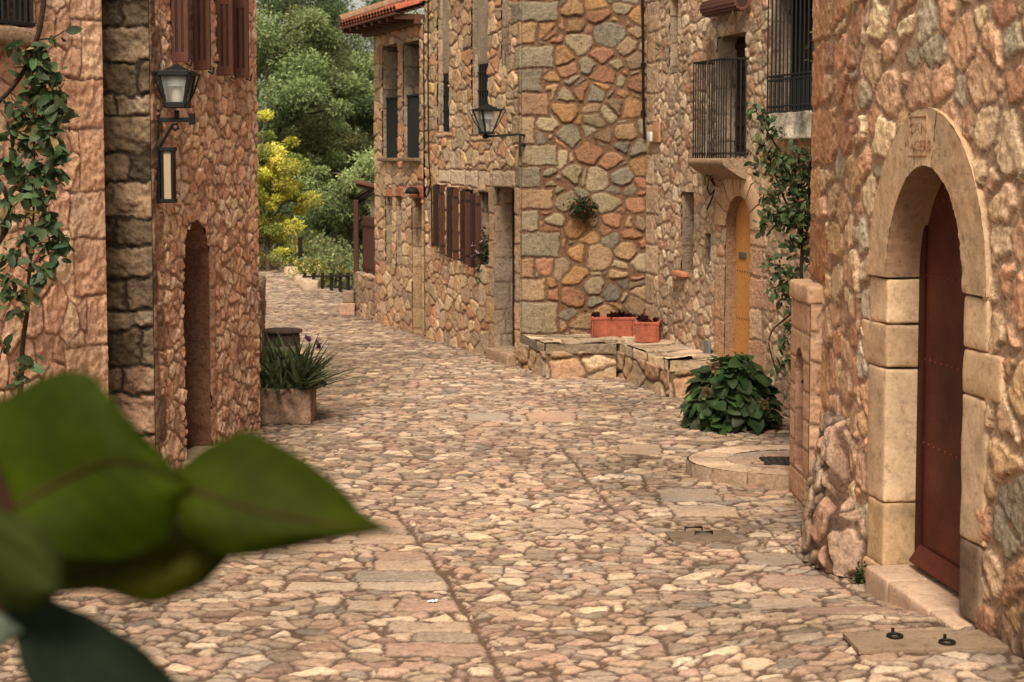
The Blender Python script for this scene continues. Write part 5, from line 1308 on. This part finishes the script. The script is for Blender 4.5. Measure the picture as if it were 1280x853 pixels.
# undergrowth on the bank beyond the path
a = Acc(); r_ = np.random.default_rng(41); n_ = 26000
y__ = r_.uniform(31, 48, n_); x__ = edge_x(y__)+.35+r_.random(n_)**1.5*6
b_ = np.stack([x__, y__, hill(x__, y__)+r_.random(n_)*(.5+.6*(fbm(x__*.6, y__*.6, 7, 2)+.5))], -1)
a.leaves(b_, r_.normal(0, 1, (n_, 3))+[0, 0, .6], r_.normal(0, 1, (n_, 3)), .12, .06, np.array(GR+OG)[r_.integers(7, size=n_)]*r_.uniform(.4, 1.1, (n_, 1)))
o = a.build('undergrowth', M['leaf']); o['kind'] = 'stuff'; o['label'] = 'low green undergrowth on the bank beyond the far path'
def bush(px, py, Y, rx, rz, n_, cols, fl, label, seed, L=.07):
    r_ = np.random.default_rng(seed); c_ = P(px, py, Y); z0 = min(c_[2]-rz, float(hill(np.array([c_[0]]), np.array([Y]))[0]))
    t = thing('flowering_bush', (c_[0], Y, z0), label, 'bush', 'bushes by the far fence')
    a = Acc(); zt = c_[2]+rz
    u_ = r_.random(n_); b_ = np.stack([c_[0]+r_.normal(0, .5, n_)*rx, Y+r_.normal(0, .3, n_)*rx, z0+(zt-z0)*u_], -1)
    a.leaves(b_, r_.normal(0, .7, (n_, 3))+[0, 0, .9], r_.normal(0, 1, (n_, 3)), L, L*.5, np.array(cols)[r_.integers(len(cols), size=n_)]*r_.uniform(.5, 1.2, (n_, 1)))
    a.build('foliage', M['leaf'], t)
    a = Acc(); m_ = n_//5; u_ = r_.random(m_)**.6; b_ = np.stack([c_[0]+r_.normal(0, .5, m_)*rx, Y-.2*rx+r_.normal(0, .3, m_)*rx, z0+(zt-z0)*u_], -1)
    a.leaves(b_, r_.normal(0, 1, (m_, 3)), r_.normal(0, 1, (m_, 3)), L*.9, L*.7, np.array(fl)[r_.integers(len(fl), size=m_)]*r_.uniform(.8, 1.2, (m_, 1)))
    a.build('flower', M['leaf'], t)
bush(398, 345, 34.2, .45, .38, 2600, GR, [S(226,196,50), S(210,180,40)], 'bush with yellow flowers behind the left half of the black fence', 50)
bush(420, 350, 33.4, .40, .30, 2200, GR+OG, [S(222,192,60)], 'bush with yellow flowers behind the right half of the black fence', 51)
bush(377, 330, 36.5, .38, .40, 1800, GR+DG, [S(222,192,60)], 'thin yellow-flowered bush beside the dark post at the path edge', 52)
a = Acc(); p0, p1 = P(375, 296, 35.0), P(375, 352, 35.0); a.box([p0[0], 35.0, (p0[2]+p1[2])/2-.2], [.045, .045, (p0[2]-p1[2])/2+.2], None, IRON, bev=.01)
o = a.build('dark_post', M['iron'], smooth=False); tag(o, 'single tall dark post at the left end of the black fence', 'post')

# ------------------------------------------------------------------ plant close to the camera
def SL(r, g, b, k): return tuple((c/255)**2.2*k for c in (r, g, b))
def bigleaf(mid, top, bot, col, seed, t=None, sag=.008, vein=True, name='leaf', m=30, k=9):
    """leaf blade from a midrib and two edges (pixel column, row, depth)"""
    def curve(c):
        c = np.array(c, float); s = np.r_[0, np.cumsum(np.linalg.norm(np.diff(c[:, :2], axis=0), axis=1))]; s /= s[-1]
        u = np.linspace(0, 1, m); q = np.stack([np.interp(u, s, c[:, j]) for j in range(3)], -1)
        for _ in range(1): q[1:-1] = (q[:-2]+2*q[1:-1]+q[2:])/4
        return np.array([P(*r) for r in q])
    T_, C_, B_ = curve(top), curve(mid), curve(bot)
    G_ = np.zeros((m, 2*k+1, 3))
    for i in range(2*k+1):
        w = (i-k)/k; E = T_ if w < 0 else B_; w = abs(w)
        G_[:, i] = C_*(1-w)+E*w+np.array([0, 1., 0])*(sag*w*w)+np.array([0, -1., .3])*(sag*.8*math.sin(w*math.pi))
    r_ = np.random.default_rng(seed); s_ = np.linspace(0, 1, m)[:, None]; w_ = np.abs(np.linspace(-1, 1, 2*k+1))[None]
    sv = .5+.5*np.cos((s_*9-w_*2.2)*2*math.pi)                      # side veins
    G_ += np.array([0, 1., 0])*(.0012*sv*(w_ > .05))[..., None]
    base = np.array(col)[None, None]*(1+.25*fbm((s_*4+w_*0).ravel().repeat(1) if False else (s_+w_*.0+np.zeros((m, 2*k+1))).ravel()*4+seed, (w_+np.zeros((m, 2*k+1))).ravel()*3, seed, 3).reshape(m, -1))[..., None]
    mm = np.exp(-(w_*k/.8)**2)[..., None]
    base = base*(1+.30*(sv**6)*(w_ > .04))[..., None]*(1+.35*fbm(((s_+w_*0)*2.3+seed).ravel(), ((w_+s_*0)*1.2+s_*3).ravel(), seed+3, 2).reshape(m, -1))[..., None]
    base = base*(1-mm*.25)+np.array(S(110,80,30,.4))*mm*.25 if vein else base
    a = Acc(); a.grid(G_, base); lf = a.build(name, M['leaffront'], t)
    if vein:
        a = Acc(); a.tube(C_+[0, -.001, 0], np.linspace(.0021, .0006, m), 8, S(104,66,36,.45)); a.build('midrib', M['leaffront'], lf)
    return lf
D = 1.28
t = thing('foreground_plant', P(-30, 900, D), 'out-of-focus broad green leaves of a plant close to the camera at lower left', 'plant')
GL = SL(92,112,8,.30)
bigleaf([(-60,668,D),(20,636,D),(80,600,D),(140,574,D-.02),(195,585,D-.01),(240,612,D)],
        [(-60,520,D+.03),(0,500,D+.03),(52,470,D+.02),(96,463,D+.01),(118,472,D+.01),(136,502,D),(196,566,D),(240,612,D)],
        [(-60,690,D-.02),(10,690,D-.03),(80,700,D-.03),(150,702,D-.02),(205,680,D-.01),(240,612,D)], GL, 1, t)
bigleaf([(205,600,D+.02),(255,618,D),(330,640,D-.02),(400,655,D-.02),(492,666,D)],
        [(205,600,D+.02),(250,562,D+.03),(306,537,D+.03),(375,572,D+.02),(428,614,D+.01),(452,645,D),(492,666,D)],
        [(205,600,D+.02),(225,668,D-.02),(285,703,D-.03),(345,694,D-.03),(405,680,D-.02),(450,673,D-.01),(492,666,D)], SL(98,114,8,.31), 2, t)
bigleaf([(-30,738,D+.04),(60,728,D+.03),(160,706,D+.03),(240,690,D+.03),(302,682,D+.04)],
        [(-30,650,D+.08),(60,640,D+.08),(150,645,D+.07),(240,655,D+.06),(302,682,D+.04)],
        [(-30,762,D+.02),(60,748,D+.01),(120,742,D+.01),(188,762,D+.01),(255,735,D+.02),(302,682,D+.04)], SL(96,98,14,.36), 3, t)
bigleaf([(5,768,D-.06),(60,800,D-.06),(140,850,D-.06),(230,900,D-.05)],
        [(5,768,D-.06),(45,746,D-.04),(110,772,D-.03),(175,812,D-.03),(222,860,D-.03),(230,900,D-.05)],
        [(5,768,D-.06),(20,840,D-.1),(60,920,D-.1),(150,960,D-.1),(230,900,D-.05)], SL(62,76,58,.30), 4, t, vein=False)
bigleaf([(-60,640,D-.1),(-10,670,D-.1),(40,700,D-.1),(78,742,D-.1)],
        [(-60,640,D-.1),(0,640,D-.09),(45,655,D-.09),(72,690,D-.09),(78,742,D-.1)],
        [(-60,640,D-.1),(-40,720,D-.1),(0,765,D-.1),(40,770,D-.1),(78,742,D-.1)], SL(100,112,50,.36), 5, t, vein=False)
bigleaf([(-40,800,D-.08),(0,790,D-.08),(25,792,D-.08)], [(-40,760,D-.08),(0,772,D-.08),(25,792,D-.08)], [(-40,830,D-.08),(0,815,D-.08),(25,792,D-.08)], S(150,165,140,.7), 6, t, vein=False)
a = Acc()
for q, w in (([(-60,1000,D),(-20,850,D),(0,760,D),(8,690,D),(12,640,D)], [.009,.008,.006,.006,.007]), ([(8,690,D),(60,735,D+.02),(5,768,D-.05)], [.004,.003,.003]), ([(12,640,D),(-20,560,D),(-60,500,D)], [.006,.005,.005]), ([(10,660,D),(120,640,D+.04),(205,602,D+.02)], [.0035,.003,.003])):
    a.tube([P(*x) for x in q], w, 8, S(84,46,34))
a.build('stem', M['leaffront'], t)

# ------------------------------------------------------------------ light, sky, camera
w = bpy.data.worlds.new('World'); SC.world = w; w.use_nodes = True; nt_ = w.node_tree; nt_.nodes.clear()
out = nt_.nodes.new('ShaderNodeOutputWorld'); bg = nt_.nodes.new('ShaderNodeBackground'); sky = nt_.nodes.new('ShaderNodeTexSky')
SUN_EL, SUN_AZ = math.radians(52), math.radians(186)
sky.sky_type = 'NISHITA'; sky.sun_disc = False; sky.sun_elevation = SUN_EL; sky.sun_rotation = SUN_AZ; sky.dust_density = 4.0; sky.air_density = 1.0; sky.altitude = 300
hs = nt_.nodes.new('ShaderNodeHueSaturation'); hs.inputs['Saturation'].default_value = .16
mx = nt_.nodes.new('ShaderNodeMix'); mx.data_type = 'RGBA'; mx.blend_type = 'MULTIPLY'; mx.inputs[0].default_value = 1; mx.inputs[7].default_value = (1.0, .925, .77, 1)
nt_.links.new(sky.outputs[0], hs.inputs['Color']); nt_.links.new(hs.outputs[0], mx.inputs[6]); nt_.links.new(mx.outputs[2], bg.inputs[0]); bg.inputs[1].default_value = .15
nt_.links.new(bg.outputs[0], out.inputs[0])
l = bpy.data.lights.new('sun', 'SUN'); l.energy = 4.1; l.angle = math.radians(20); l.color = (1, .90, .73)
o = bpy.data.objects.new('sun', l); COL.objects.link(o)
# direction towards the sun: rotation measured from +Y clockwise seen from above
dv = Vector((math.sin(SUN_AZ)*math.cos(SUN_EL), math.cos(SUN_AZ)*math.cos(SUN_EL), math.sin(SUN_EL)))
o.rotation_euler = (-dv).to_track_quat('-Z', 'Y').to_euler(); o.location = (0, 0, 30)
cd = bpy.data.cameras.new('camera'); co = bpy.data.objects.new('camera', cd); COL.objects.link(co); SC.camera = co
co.location = (0, 0, CAMH); co.rotation_euler = (math.pi/2-PITCH, 0, 0)
cd.sensor_width = 36; cd.lens = 36*FPX/1280; cd.shift_y = -(426.5-PPY)/1280; cd.clip_start = .05; cd.clip_end = 3000
cd.dof.use_dof = True; cd.dof.focus_distance = 12.5; cd.dof.aperture_fstop = 4.8
SC.view_settings.view_transform = 'Standard'; SC.view_settings.look = 'None'; SC.view_settings.exposure = 0
SC.render.engine = 'CYCLES'; SC.cycles.max_bounces = 6; SC.cycles.diffuse_bounces = 3; SC.cycles.transparent_max_bounces = 4
